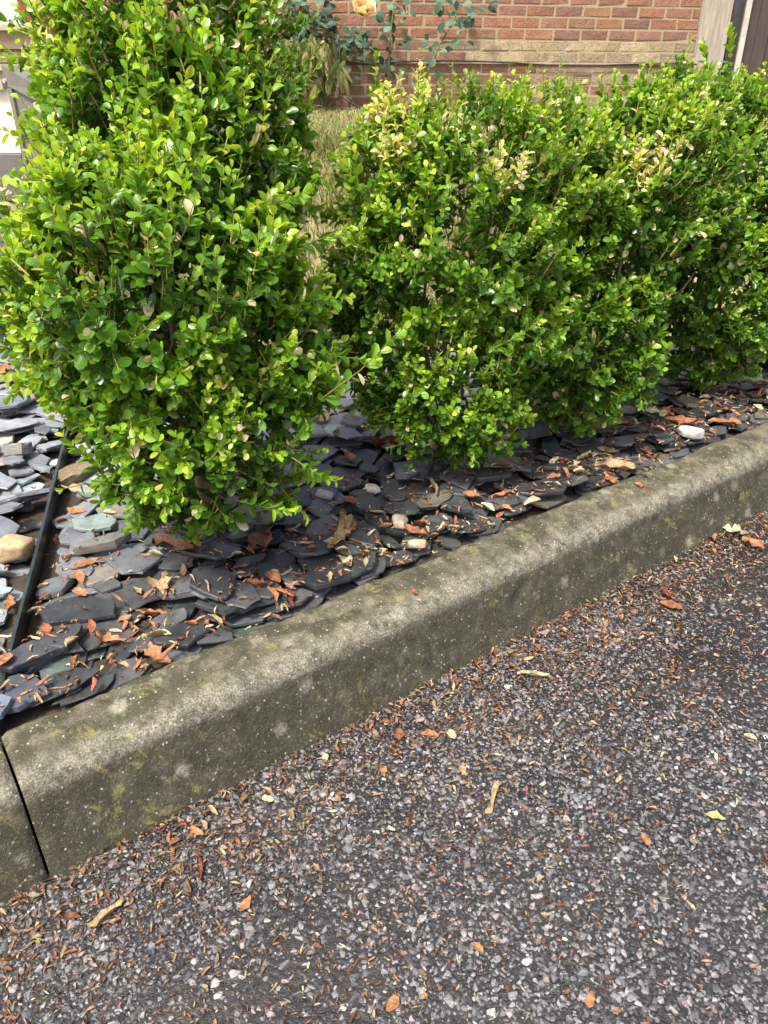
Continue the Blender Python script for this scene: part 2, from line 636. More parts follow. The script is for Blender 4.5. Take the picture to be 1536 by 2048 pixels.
GAP = .0015
J2 = us(*at_z(1228, 1190, 0)[:2])[0]
kerb_stone(JOINT - .92, JOINT - GAP, 'short end of mossy concrete kerb stone at bottom left corner past the dark joint', 1)
kerb_stone(JOINT + GAP, J2 - .0002, 'long mossy concrete kerb stone in front of the two nearest box bushes', 2, 1, .4)
kerb_stone(J2 + .0002, J2 + .92, 'far concrete kerb stone at right, nearest the pile of fallen leaves', 3, .4, 1)
kerb_stone(J2 + .924, J2 + 1.84, 'farthest concrete kerb stone running out of the right edge', 4)

# ------------------------------------------------------------------ road aggregate
ico_v = []
ph = (1 + 5 ** .5) / 2
for a in (-1, 1):
    for b in (-ph, ph):
        ico_v += [(0, a, b), (a, b, 0), (b, 0, a)]
ico_v = np.array(ico_v) / math.sqrt(1 + ph * ph)


def hull_faces(v):
    n = len(v); fs = []
    for i in range(n):
        for j in range(i + 1, n):
            for k in range(j + 1, n):
                nn = np.cross(v[j] - v[i], v[k] - v[i])
                d = (v - v[i]) @ nn
                if (d < 1e-7).all(): fs.append((i, j, k))
                elif (d > -1e-7).all(): fs.append((i, k, j))
    return np.array(fs)


ICO_F = hull_faces(ico_v)


def stone_template(seed):
    r = np.random.default_rng(seed)
    while True:
        v = norm(r.normal(size=(14, 3))) * r.uniform(.85, 1.1, (14, 1))
        v[:, 2] = np.clip(v[:, 2], -.5, r.uniform(.6, .85)) + r.normal(0, .05, 14)
        f = hull_faces(v)
        if len(np.unique(f)) < 10: continue
        f = f[v[f][:, :, 2].mean(1) > -.22]
        u_, inv = np.unique(f, return_inverse=True)
        return v[u_], inv.reshape(f.shape)


def rotz(a):
    M = np.zeros((len(a), 3, 3))
    M[:, 0, 0] = np.cos(a); M[:, 0, 1] = -np.sin(a); M[:, 1, 0] = np.sin(a); M[:, 1, 1] = np.cos(a); M[:, 2, 2] = 1
    return M


def rand_tilt(n, amt, rng):
    a = rng.normal(0, amt, n); b = rng.normal(0, amt, n)
    A = np.zeros((n, 3, 3)); A[:, 0, 0] = 1; A[:, 1, 1] = np.cos(a); A[:, 1, 2] = -np.sin(a); A[:, 2, 1] = np.sin(a); A[:, 2, 2] = np.cos(a)
    B = np.zeros((n, 3, 3)); B[:, 1, 1] = 1; B[:, 0, 0] = np.cos(b); B[:, 0, 2] = np.sin(b); B[:, 2, 0] = -np.sin(b); B[:, 2, 2] = np.cos(b)
    return A @ B


def road_points(step):
    U, S = np.meshgrid(np.arange(-.9, 2.6, step), np.arange(-1.25, .004, step))
    u = U.ravel() + RNG.uniform(-.5, .5, U.size) * step
    s = S.ravel() + RNG.uniform(-.5, .5, U.size) * step
    x, y = uv2xy(u, np.minimum(s, .002))
    px, py, d = project(np.stack([x, y, 0 * x], 1))
    k = (d > .1) & (px > -200) & (px < 1740) & (py < 2300) & (RNG.random(len(px)) < np.where(d > 1.3, .6, 1.0))
    return x[k], y[k], s[k]


STONE_COLS = np.array([(.085, .086, .090), (.135, .135, .138), (.185, .182, .182), (.26, .25, .245), (.20, .168, .16), (.40, .385, .37), (.055, .056, .060), (.12, .105, .098)])
x, y, s = road_points(.0043)
N = len(x)
size = np.clip(RNG.lognormal(math.log(.0027), .36, N), .0011, .0065)
M = rotz(RNG.uniform(0, 6.28, N)) @ rand_tilt(N, .3, RNG)
sc = np.stack([size * RNG.uniform(.8, 1.3, N), size * RNG.uniform(.7, 1.0, N), size * RNG.uniform(.5, .8, N)], 1)
M = M * sc[:, None, :]
z = road_z(x, y) + RNG.uniform(-.0016, .0004, N) - .0011 * sstep(.2, 1.3, make_noise(91, 13)(np.stack([x, y, 0 * x], 1)))
T = np.stack([x, y, z], 1)
cidx = RNG.choice(len(STONE_COLS), N, p=[.26, .21, .135, .05, .085, .008, .20, .052])
C = STONE_COLS[cidx] * RNG.uniform(.5, 1.3, (N, 1))
px, py, d = project(T)
big = size / d * ((px > 0) & (px < 1536) & (py < 2048) & (py > 1000))
near = np.argsort(-big)[:290]
isnear = np.zeros(N, bool); isnear[near] = True
NTMP = 12
tmp = [stone_template(100 + i) for i in range(NTMP)]
tid = RNG.integers(0, NTMP, N)
Vs, Fs, Cs, off = [], [], [], 0
for i in range(NTMP):
    k = (tid == i) & ~isnear
    v, p, c, _ = merge(tmp[i][0], [tmp[i][1]], M[k], T[k], C[k])
    Vs.append(v); Fs.append(p[0] + off); Cs.append(c); off += len(v)
agg = link('aggregate', new_mesh('aggregate', np.concatenate(Vs), [np.concatenate(Fs)], np.concatenate(Cs)), M_STONE, road)
agg['kind'] = 'stuff'
stone_me = {}
for j in near:
    key = (int(tid[j]), int(cidx[j]))
    if key not in stone_me:
        v, hf = tmp[key[0]]
        me = new_mesh('stone', v, [hf], np.tile(STONE_COLS[key[1]], (len(v), 1)))
        stone_me[key] = me
    o = link('stone', stone_me[key], M_STONE, road)
    A = Matrix(M[j].tolist()).to_4x4(); A.translation = T[j]
    o.matrix_local = A

# ------------------------------------------------------------------ slate bed with a stacking height field
GX0, GY0, GS = -1.75, .25, .004
GW, GH = int(3.9 / GS), int(2.5 / GS)
gx = GX0 + np.arange(GW) * GS
gy = GY0 + np.arange(GH) * GS
HF = np.full((GH, GW), BED, np.float32)


def slate_outline(r):
    nc = int(r.integers(5, 8))
    a = np.sort((np.arange(nc) + r.uniform(-.38, .38, nc)) / nc * 2 * math.pi)
    p = 4.0
    rad = (np.abs(np.cos(a)) ** p + np.abs(np.sin(a)) ** p) ** (-1 / p) * r.uniform(.72, 1.05, nc)
    c = np.stack([np.cos(a), np.sin(a)], 1) * rad[:, None]
    pts = []
    for i in range(nc):
        q = c[(i + 1) % nc]
        for t in (0, .52):
            m = c[i] + (q - c[i]) * t
            if t: m = m * (1 + r.normal(0.03, .055))
            pts.append(m)
    return np.array(pts)


def slate_template(seed):
    r = np.random.default_rng(seed)
    o = slate_outline(r); n = len(o)
    def ring(sc, zz, j): return np.concatenate([o * sc * (1 + r.normal(0, j, (n, 1))), np.full((n, 1), zz)], 1)
    v = np.concatenate([ring(.96, 0, .02), ring(1, .3, .02), ring(.985, .8, .015), ring(.955, 1, .01), [[0, 0, 1.02]]])
    v[-n - 1:-1, 2] += r.normal(0, .05, n)
    i = np.arange(n); j = (i + 1) % n
    q = np.concatenate([np.stack([k * n + i, k * n + j, (k + 1) * n + j, (k + 1) * n + i], 1) for k in range(3)])
    t = np.stack([3 * n + i, 3 * n + j, np.full(n, 4 * n)], 1)
    return o, v, [q, t]


ST = [slate_template(300 + i) for i in range(14)]
bed = link('slate_bed', None)
# the bed itself is a setting piece; its mesh is the chipped floor under the slates
bpy.data.objects.remove(bed, do_unlink=True)
bed = us_sheet('slate_bed', -1.6, 3.2, 40, .118, .60, 8, lambda x, y: BED + .002 + 0 * x, M_SOIL)
EDG0, EDG1 = at_z(0, 1378, .136), at_z(137, 848, .136)
EDIR = norm(EDG1[:2] - EDG0[:2]); ENRM = np.array([-EDIR[1], EDIR[0]])
slates = []


def in_bed(x, y):
    u, s = us(x, y)
    return s > .118 and y < bank_y(x) + .10 and y < 2.75 and u < 2.7


def drop(x, y, a, hx, hy, th, ti, col, name=None, sink=.0, max_tilt=.42):
    """lay a slate on what is already there"""
    ca, sa = math.cos(a), math.sin(a)
    rr = max(hx, hy) * 1.1
    i0, i1 = int((x - rr - GX0) / GS), int((x + rr - GX0) / GS) + 1
    j0, j1 = int((y - rr - GY0) / GS), int((y + rr - GY0) / GS) + 1
    if i0 < 1 or j0 < 1 or i1 >= GW or j1 >= GH: return None
    X, Y = np.meshgrid(gx[i0:i1] - x, gy[j0:j1] - y)
    lx, ly = (X * ca + Y * sa) / hx, (-X * sa + Y * ca) / hy
    m = (np.abs(lx) ** 2.6 + np.abs(ly) ** 2.6) < .92
    if m.sum() < 8: return None
    h = HF[j0:j1, i0:i1][m]
    A = np.stack([X[m], Y[m], np.ones(m.sum())], 1)
    w = 1 + 60 * np.clip(h - h.mean(), 0, None) / .01
    c = np.linalg.lstsq(A * w[:, None], h * w, rcond=None)[0]
    g = math.hypot(c[0], c[1])
    if g > max_tilt: c[:2] *= max_tilt / g
    res = h - A[:, :2] @ c[:2]
    c2 = np.quantile(res, .86) - sink
    top = A[:, :2] @ c[:2] + c2 + th
    H = HF[j0:j1, i0:i1]
    H[m] = np.maximum(H[m], top)
    nrm = norm(np.array([-c[0], -c[1], 1.0]))
    ex = norm(np.array([ca, sa, 0]) - nrm * (ca * nrm[0] + sa * nrm[1]))
    ey = np.cross(nrm, ex)
    Mx = np.stack([ex * hx, ey * hy, nrm * th], 1)
    slates.append(dict(M=Mx, T=np.array([x, y, c2]), t=ti, c=col, area=hx * hy, name=name, k=len(slates)))
    return slates[-1]


def slate_col(x, y, r):
    u, s = us(x, y)
    side = (np.array([x, y]) - EDG0[:2]) @ ENRM               # left of the edging strip
    dry = max(float(sstep(-.02, .03, side)), float(sstep(.30, .46, s)) * float(sstep(.45, .2, u)), float(sstep(.5, .62, s)))  # weight of the paler slate colour, left of the strip and away from the kerb
    v = r.uniform(.6, 1.45)
    darkc = np.array([.050, .054, .057]) * v
    palec = np.array([.175, .190, .205]) * v
    c = darkc * (1 - dry) + palec * dry
    q = r.random()
    if q < .05: c = c * np.array([.95, 1.2, 1.05]) * 1.25
    elif q < .11: c = c * np.array([1.5, 1.25, .95])
    elif q < .17: c = c * 1.6
    return c


rs = np.random.default_rng(77)
cand = []
for layer in range(3):
    step = (.050, .046, .056)[layer]
    for yy in np.arange(.40, 2.72, step):
        for xx in np.arange(-1.65, 2.0, step):
            x0, y0 = xx + rs.uniform(-.5, .5) * step, yy + rs.uniform(-.5, .5) * step
            if not in_bed(x0, y0): continue
            px, py, d = project([[x0, y0, .11]])
            if px[0] < -260 or px[0] > 1800: continue
            if y0 > 2.1 and x0 > -.3: continue
            cand.append((layer + rs.uniform(-.25, .25), x0, y0))
cand.sort(key=lambda c: c[0])
for lay, x0, y0 in cand:
    hx = float(np.clip(rs.lognormal(math.log((.034, .034, .041)[min(2, max(0, int(lay + .5)))]), .30), .014, .058)); hy = hx * rs.uniform(.45, .82)
    u, s = us(x0, y0)
    ang_ = rs.uniform(0, 6.28)
    if s < .130 + hx:
        ang_ = math.atan2(KD[1], KD[0]) + rs.normal(0, .16)
        hx *= .9; hy = min(hy, .022)
        if s < .129 + hy and rs.random() < .5: continue
        x0, y0 = uv2xy(u, max(s, .129 + hy * 1.02))
    if abs((np.array([x0, y0]) - EDG0[:2]) @ ENRM) < hx * .8 + .004 and y0 < EDG1[1] + .05: continue
    drop(x0, y0, ang_, hx, hy, rs.uniform(.0025, .0062) * (1.7 if rs.random() < .12 else 1), int(rs.integers(0, len(ST))), slate_col(x0, y0, rs), max_tilt=.34 if lay < 1.5 else .24)

# slates one can single out
def special(px, py, hx, hy, th, ang, col, ti=0, label=None):
    p = at_z(px, py, .125)
    u, s = us(p[0], p[1])
    p[:2] = uv2xy(u, max(s, .131 + max(hy, abs(math.sin(ang - math.atan2(KD[1], KD[0]))) * hx)))
    s_ = drop(p[0], p[1], ang, hx, hy, th, ti, np.array(col), label)
special(190, 1062, .036, .031, .006, .3, (.19, .25, .22), 2, 'pale green slate chip near the black edging strip')
special(208, 1103, .045, .017, .014, .45, (.13, .125, .11), 5, 'long weathered grey slate splinter beside the pale green chip')
special(150, 945, .040, .024, .020, 1.1, (.17, .13, .075), 7, 'brown blocky slate beside the black edging strip')
special(35, 905, .030, .026, .022, .2, (.13, .13, .115), 3, 'blocky grey stone left of the black edging strip')
special(65, 990, .055, .035, .007, .6, (.15, .17, .20), 1)
special(20, 830, .060, .035, .007, .5, (.13, .15, .175), 4)
special(95, 1310, .062, .020, .012, .8, (.04, .045, .05), 6, 'long dark slate splinter by the black edging strip')
special(160, 1235, .05, .03, .008, .4, (.030, .034, .037), 8)
special(430, 1195, .045, .03, .007, -.4, (.035, .038, .041), 9)
special(390, 1300, .05, .026, .007, .3, (.026, .03, .032), 10)
special(650, 1165, .05, .022, .008, .2, (.022, .025, .027), 11)
special(780, 1065, .048, .018, .008, -.5, (.024, .027, .03), 6)
special(45, 1400, .046, .032, .009, .2, (.055, .065, .08), 12)
special(2, 1445, .026, .022, .008, .6, (.11, .14, .18), 13)
special(705, 865, .034, .042, .008, .3, (.085, .095, .11), 3)
special(1110, 1010, .05, .028, .007, .1, (.028, .031, .034), 2)
special(1400, 830, .065, .030, .008, .35, (.028, .031, .034), 1)
special(1130, 945, .05, .03, .007, .2, (.03, .033, .036), 5)

TT = np.array([q['T'] for q in slates]); AR = np.array([q['area'] for q in slates])
px, py, d = project(TT)
order = np.array([q['k'] for q in slates], float)
score = AR / d ** 2 * ((px > 0) & (px < 1536) & (py > 600) & (py < 1560)) * np.where(order > len(slates) * .42, 1, .0)
score[[bool(q['name']) for q in slates]] = 1e9
pick = set(np.argsort(-score)[:296].tolist())
byT = {}
for i, q in enumerate(slates):
    if i not in pick: byT.setdefault(q['t'], []).append(q)
Vs, P4, P3, Pb, Cs, off = [], [], [], [], [], 0
Pn = {}
for ti, L in byT.items():
    o, tv, tf = ST[ti]
    v, p, c, _ = merge(tv, tf, np.array([q['M'] for q in L]), np.array([q['T'] for q in L]), np.array([q['c'] for q in L]))
    Vs.append(v); Cs.append(c)
    for pp in p: Pn.setdefault(pp.shape[1], []).append(pp + off)
    off += len(v)
rest = link('small_slates', new_mesh('small_slates', np.concatenate(Vs), [np.concatenate(v) for v in Pn.values()], np.concatenate(Cs)), M_SLATE, bed)
rest['kind'] = 'stuff'
for i in sorted(pick):
    q = slates[i]
    o, tv, tf = ST[q['t']]
    me = new_mesh('slate', tv @ q['M'].T, tf, np.tile(q['c'], (len(tv), 1)))
    so = link('slate', me, M_SLATE, bed, q['T'])
    if q['name']: so['label'] = q['name']


def surf(x, y):
    i, j = int((x - GX0) / GS), int((y - GY0) / GS)
    if 1 < i < GW - 1 and 1 < j < GH - 1: return float(HF[j - 1:j + 2, i - 1:i + 2].max())
    return BED


# black metal edging strip
e = MB()
elen = float(np.linalg.norm(EDG1[:2] - EDG0[:2])) + .28
ne = 14
th = .0045
pts = [EDG0[:2] - EDIR * .05 + EDIR * (elen * i / ne) + ENRM * (.0006 * math.sin(i * .9)) for i in range(ne + 1)]
V = []
for p in pts:
    for dn, zz in ((-th / 2, .07), (th / 2, .07), (th / 2, .136), (-th / 2, .136)):
        V.append((*(p + ENRM * dn), zz))
fs = [(0, 1, 2, 3), tuple(ne * 4 + k for k in (3, 2, 1, 0))]
for i in range(ne):
    for k in range(4): fs.append((i * 4 + k, (i + 1) * 4 + k, (i + 1) * 4 + (k + 1) % 4, i * 4 + (k + 1) % 4))
e.add(np.array(V) - [EDG0[0], EDG0[1], .1], fs)
tag(e.build('edging_strip', M_EDGING, loc=(EDG0[0], EDG0[1], .1)), 'thin black metal edging strip standing in the slate chips', 'edging')


# single stones lying on the slate
def pebble(px, py, r3, col, label, seed, name='pebble', rot=0.0):
    p = at_z(px, py, .13)
    r = np.random.default_rng(seed)
    import bmesh
    bm = bmesh.new()
    bmesh.ops.create_icosphere(bm, subdivisions=3, radius=1)
    nzp, nzq = make_noise(seed, 2.2), make_noise(seed + 1, 6)
    co = np.array([v.co[:] for v in bm.verts])
    co = np.sign(co) * np.abs(co) ** .55
    co = co * (.82 + .13 * nzp(co) + .06 * nzq(co))[:, None] * np.array(r3)
    co = co @ rotz(np.array([rot]))[0].T
    for v, c in zip(bm.verts, co): v.co = c
    me = bpy.data.meshes.new(name)
    bm.to_mesh(me); bm.free()
    me.polygons.foreach_set('use_smooth', np.ones(len(me.polygons), bool))
    a = me.attributes.new('col', 'FLOAT_COLOR', 'POINT')
    a.data.foreach_set('color', np.tile([*col, 1], len(co)).astype(np.float32))
    o = link(name, me, M_PEBBLE, loc=(p[0], p[1], surf(p[0], p[1]) - co[:, 2].min() * .75))
    tag(o, label, 'stone', 'odd stones among the slate chips')


pebble(30, 1103, (.030, .026, .024), (.36, .26, .15), 'tan cube-shaped stone left of the black edging strip', 1)
pebble(1378, 880, (.030, .017, .013), (.42, .42, .40), 'speckled pale grey stone touching the back of the kerb at right', 2, rot=-.3)
pebble(885, 1094, (.0095, .009, .007), (.68, .66, .62), 'small round white pebble behind the middle of the kerb', 3)
pebble(745, 988, (.015, .010, .008), (.46, .43, .37), 'small cream stone on dark slate between the two nearest bushes', 4)
pebble(648, 998, (.022, .008, .008), (.36, .33, .29), 'twisted pale grey stone below the right side of the nearest bush', 5, rot=-.6)
pebble(800, 1032, (.016, .015, .012), (.24, .25, .20), 'grey-green lichen-covered stone beside the cream pebble', 6)
pebble(798, 1060, (.012, .017, .009), (.42, .31, .24), 'pinkish tan stone in front of the lichen-covered stone', 7)
pebble(835, 1090, (.017, .010, .006), (.38, .27, .19), 'flat tan pebble left of the white pebble', 8)

# ------------------------------------------------------------------ box bushes
rows = [(.0, .03), (.24, .20), (.58, .325), (.87, .225)]


def leaf_template(cup, bend, wide=1.0):
    v, uv = [(0, 0, 0)], [(0, 0)]
    for t, w in rows[1:]:
        w *= wide
        zc = -bend * t * t
        for sx in (-1, 0, 1):
            v.append((sx * w, t, zc + cup * abs(sx) * w))
            uv.append((sx, t))
    v.append((0, 1, -bend)); uv.append((.9, 1))
    q, t3 = [], [(0, 2, 1), (0, 3, 2)]
    for k in range(2):
        b = 1 + 3 * k
        q += [(b, b + 1, b + 4, b + 3), (b + 1, b + 2, b + 5, b + 4)]
    t3 += [(7, 8, 10), (8, 9, 10)]
    return np.array(v, float), [np.array(q), np.array(t3)], np.array(uv, float)


LEAFT = [leaf_template(.35, .12), leaf_template(.55, .02, 1.1), leaf_template(.2, .25, .9), leaf_template(.75, -.05, .85), leaf_template(.5, .3, 1.0), leaf_template(-.2, .1, .95)]
OLD, MID, YOUNG, YELL, DEAD = (np.array(c) for c in ((.029, .090, .011), (.095, .225, .016), (.24, .42, .027), (.42, .54, .05), (.70, .58, .38)))


def palette(a):
    """a: 0 old .. 1 newest"""
    a = np.clip(a, 0, 1)[:, None]
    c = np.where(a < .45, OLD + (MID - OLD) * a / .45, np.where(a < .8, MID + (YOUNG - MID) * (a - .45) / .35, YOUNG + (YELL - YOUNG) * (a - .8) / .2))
    return c


def make_shoots(P, D, L, ls, age, rng, npair):
    """leaf transforms for shoots starting at P along D; returns dict arrays"""
    N = len(P)
    D = norm(D)
    ref = norm(rng.normal(size=(N, 3)))
    E1 = norm(np.cross(D, ref)); E2 = np.cross(D, E1)
    out_T, out_M, out_c, out_s, out_id = [], [], [], [], []
    for k in range(npair):
        t = (k + .6) / npair
        cen = P + D * (L * t)[:, None] + np.array([0, 0, 1.]) * (.18 * L * t * t)[:, None]
        for sg in (-1, 1):
            az = (k % 2) * math.pi / 2 + rng.normal(0, .25, N)
            r = sg * (np.cos(az)[:, None] * E1 + np.sin(az)[:, None] * E2)
            a = R(55) - R(27) * t ** 2 + rng.normal(0, .22, N)
            Ld = norm(np.cos(a)[:, None] * D + np.sin(a)[:, None] * r + rng.normal(0, .10, (N, 3)))
            Nn = np.sin(a)[:, None] * D - np.cos(a)[:, None] * r + rng.normal(0, .22, (N, 3)) + np.array([0, 0, .25])
            Nn = norm(Nn - (Nn * Ld).sum(1)[:, None] * Ld)
            Xd = np.cross(Ld, Nn)
            size = ls * (1.0 - .42 * t ** 4) * rng.uniform(.62, 1.2, N)
            Mx = np.stack([Xd, Ld, Nn], 2) * size[:, None, None]
            keep = rng.random(N) > (.16 if k > 1 else .32)
            ag = age * (.25 + .75 * t) + rng.normal(0, .085, N)
            c = palette(ag) * rng.uniform(.8, 1.2, (N, 1))
            dead = rng.random(N) < .028
            c[dead] = DEAD * rng.uniform(.7, 1.2, (dead.sum(), 1))
            out_T.append(cen[keep]); out_M.append(Mx[keep]); out_c.append(c[keep]); out_s.append(size[keep]); out_id.append(np.nonzero(keep)[0])
    tipv = P + D * L[:, None] + np.array([0, 0, 1.]) * (.18 * L)[:, None]
    return dict(T=np.concatenate(out_T), M=np.concatenate(out_M), c=np.concatenate(out_c), s=np.concatenate(out_s), id=np.concatenate(out_id), P=P, mid=P + D * (L * .5)[:, None] + np.array([0, 0, 1.]) * (.045 * L)[:, None], tip=tipv)


def sample_bush(ells, n, rng, nzb, shell=1.0, jit=.10):
    A = np.array([e[3] * e[4] + e[3] * e[5] + e[4] * e[5] for e in ells])
    P, Nn = [], []
    for e, a in zip(ells, A / A.sum()):
        k = int(n * a * 1.9)
        d = norm(rng.normal(size=(k, 3)))
        c, rr = np.array(e[:3]), np.array(e[3:6])
        rad = shell * (1 + jit * nzb(c + d * rr) + rng.normal(0, .035, k))
        p = c + d * rr * rad[:, None]
        ok = np.ones(k, bool)
        for e2 in ells:
            if e2 is e: continue
            q = (p - np.array(e2[:3])) / (np.array(e2[3:6]) * (.9 * shell))
            ok &= (q * q).sum(1) > 1
        nn = norm(d / rr)
        tocam = norm(np.array([0, 0, CH]) - p)
        facing = (nn * tocam).sum(1)
        ok &= rng.random(k) < np.where(facing > -.2, 1.0, .25)
        P.append(p[ok]); Nn.append(nn[ok])
    return np.concatenate(P), np.concatenate(Nn)


def tube_batch(P, Q, S, r0, r1, col):
    """three-sided twigs P->Q->S"""
    N = len(P)
    d = norm(S - P); a = norm(np.cross(d, np.array([.3, .5, .81]))); b = np.cross(d, a)
    V = np.zeros((N, 9, 3))
    for i, (X, r) in enumerate(((P, r0), (Q, (r0 + r1) / 2), (S, r1))):
        for k in range(3):
            t = 2 * math.pi * k / 3
            V[:, i * 3 + k] = X + (math.cos(t) * a + math.sin(t) * b) * r
    q = np.array([(i * 3 + k, i * 3 + (k + 1) % 3, i * 3 + 3 + (k + 1) % 3, i * 3 + 3 + k) for i in range(2) for k in range(3)])
    return V.reshape(-1, 3), (q[None] + (np.arange(N) * 9)[:, None, None]).reshape(-1, 4), np.repeat(col, 9, axis=0)


LEAF_ME = {}


def leaf_mesh(ti, ci, colr):
    if (ti, ci) not in LEAF_ME:
        tv, tf, tuv = LEAFT[ti]
        me = new_mesh('leaf', tv, tf, np.tile(colr, (len(tv), 1)), tuv, True)
        LEAF_ME[(ti, ci)] = me
    return LEAF_ME[(ti, ci)]


PALC = np.concatenate([palette(np.linspace(0.05, 1, 12)), [DEAD]])


def bush(name, base, ells, label, seed, nshoot, ls, leaders=(), age_bias=0.0, dead_spots=(), n_obj=36, tall=0, lobes=11):
    rng = np.random.default_rng(seed)
    nzb = make_noise(seed, 16)
    clump = make_noise(seed + 5, 26)
    pocket = make_noise(seed + 9, 34)
    base = np.array(base, float)
    root = empty(name, base, label, 'bush', 'box bushes in a row behind the kerb')
    packs = []
    ells = list(ells)
    main = list(ells)
    for i in range(lobes):
        e_ = main[int(rng.integers(0, len(main)))]
        d = norm(rng.normal(size=3) + np.array([0, -.5, .15]))
        c_ = np.array(e_[:3]) + d * np.array(e_[3:6]) * rng.uniform(.74, .90)
        q = rng.uniform(.04, .065)
        if c_[2] - q < BED + .09: continue
        ells.append((*c_, q, q, q * rng.uniform(.8, 1.2)))
    loose = []
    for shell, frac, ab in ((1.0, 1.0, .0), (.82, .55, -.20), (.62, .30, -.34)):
        P, Nn = sample_bush(ells, int(nshoot * frac / 2.4), rng, nzb, shell)
        k = rng.integers(1, 5, len(P))                       # shoots grow in sprays
        P = np.repeat(P, k, axis=0); Nn = np.repeat(Nn, k, axis=0)
        P = P + rng.normal(0, .010, P.shape)
        if shell > .7:
            k = pocket(P) > -1.3
            P, Nn = P[k], Nn[k]
        up = np.array([0, 0, 1.])
        D = norm(Nn * .62 + up * (.52 + .25 * Nn[:, 2:3].clip(0, 1)) + rng.normal(0, .29, P.shape))
        low = (Nn[:, 2] < -.2)
        D[low] = norm(Nn[low] * .9 + up * .12 + rng.normal(0, .25, (low.sum(), 3)))
        L = rng.uniform(.028, .060, len(P)) * (ls / .019) ** .8
        cl = clump(P)
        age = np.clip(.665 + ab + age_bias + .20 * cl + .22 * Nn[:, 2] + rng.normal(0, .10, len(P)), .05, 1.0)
        sz = ls * np.clip(1 + .10 * nzb(P * 1.7), .8, 1.25) * (1 - .13 * sstep(.6, .8, P[:, 2]))
        if shell == 1.0:
            k = (rng.random(len(P)) < .035 + tall * .35)
            if k.any():
                L2 = L[k] * rng.uniform(1.4, 2.1, k.sum())
                D2 = norm(D[k] + rng.normal(0, .3, (k.sum(), 3)))
                loose.append(make_shoots(P[k] - D2 * (L2 * .42)[:, None], D2, L2, sz[k], np.clip(age[k] + .2, 0, 1), rng, 9))
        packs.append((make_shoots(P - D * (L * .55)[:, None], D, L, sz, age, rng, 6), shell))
    for S_ in loose: packs.insert(1, (S_, .99))
    if leaders:
        P = np.array([l[0] for l in leaders]); Q = np.array([l[1] for l in leaders])
        D = Q - P; L = np.linalg.norm(D, axis=1)
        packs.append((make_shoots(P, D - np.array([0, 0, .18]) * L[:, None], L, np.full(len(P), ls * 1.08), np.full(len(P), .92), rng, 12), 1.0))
    # clear what pokes into the ground
    objs_left = n_obj
    VV, P4, P3, CC, UU, off = [], [], [], [], [], 0
    TV, TF, TC, toff = [], [], [], 0
    for pi, (S, shell) in enumerate(packs):
        N = len(S['P'])
        sel = np.zeros(N, bool)
        if shell == 1.0:
            px, py, d = project(S['tip'])
            sc = S['tip'] - base
            vis = (px > 20) & (px < 1510) & (py > 20) & (py < 1100)
            front = d - .25 * np.abs(px - 768) / 1500 + rng.uniform(0, .25, N)
            idx = np.argsort(np.where(vis, front, 99))
            want = objs_left if pi == len(packs) - 1 else (n_obj - min(len(leaders), n_obj // 2))
            sel[idx[:want]] = True
            sel &= vis
            objs_left -= int(sel.sum())
        # dead patches
        for (cx, cy, cz, rr) in dead_spots:
            k = np.linalg.norm((S['T'] - np.array([cx, cy, cz])) * np.array([1, .35, 1]), axis=1) < rr * rng.uniform(.5, 1.15, len(S['T']))
            k &= rng.random(len(k)) < .58
            mx_ = rng.random((k.sum(), 1)) ** .5
            S['c'][k] = (DEAD * mx_ + YELL * (1 - mx_)) * rng.uniform(.75, 1.2, (k.sum(), 1))
        ok = S['T'][:, 2] > BED + .03
        lsel = sel[S['id']]
        tix = rng.integers(0, len(LEAFT), len(S['T']))
        for ti in range(len(LEAFT)):
            k = (tix == ti) & ok & ~lsel
            tv, tf, tuv = LEAFT[ti]
            v, p, c, u = merge(tv, tf, S['M'][k], S['T'][k], S['c'][k], tuv)
            VV.append(v - base); CC.append(c); UU.append(u); P4.append(p[0] + off); P3.append(p[1] + off); off += len(v)
        k = ~sel & (S['tip'][:, 2] > BED + .03)
        tw = np.array([(.20, .19, .04)]) * rng.uniform(.6, 1.5, (k.sum(), 1)) + np.array([(.05, .0, .0)]) * rng.random((k.sum(), 1))
        v, f, c = tube_batch(S['P'][k] - base, S['mid'][k] - base, S['tip'][k] - base, .0012, .0006, tw)
        TV.append(v); TF.append(f + toff); TC.append(c); toff += len(v)
        for j in np.nonzero(sel)[0]:
            p0 = S['P'][j]
            v, f, c = tube_batch(np.array([[0, 0, 0.]]), np.array([S['mid'][j] - p0]), np.array([S['tip'][j] - p0]), .0013, .0006, np.array([(.18, .17, .035)]))
            sp = link('sprig', new_mesh('sprig', v, [f], c, smooth=True), M_TWIG, root, p0 - base)
            for m in np.nonzero((S['id'] == j) & ok)[0]:
                ci = int(np.argmin(np.abs(PALC - S['c'][m]).sum(1)))
                o = link('leaf', leaf_mesh(int(tix[m]), ci, PALC[ci]), M_LEAF, sp)
                A = Matrix(S['M'][m].tolist()).to_4x4(); A.translation = S['T'][m] - p0
                o.matrix_local = A
    fol = link('foliage', new_mesh('foliage', np.concatenate(VV), [np.concatenate(P4), np.concatenate(P3)], np.concatenate(CC), np.concatenate(UU), True), M_LEAF, root)
    fol['kind'] = 'stuff'
    tw = link('twigs', new_mesh('twigs', np.concatenate(TV), [np.concatenate(TF)], np.concatenate(TC)), M_TWIG, root)
    tw['kind'] = 'stuff'
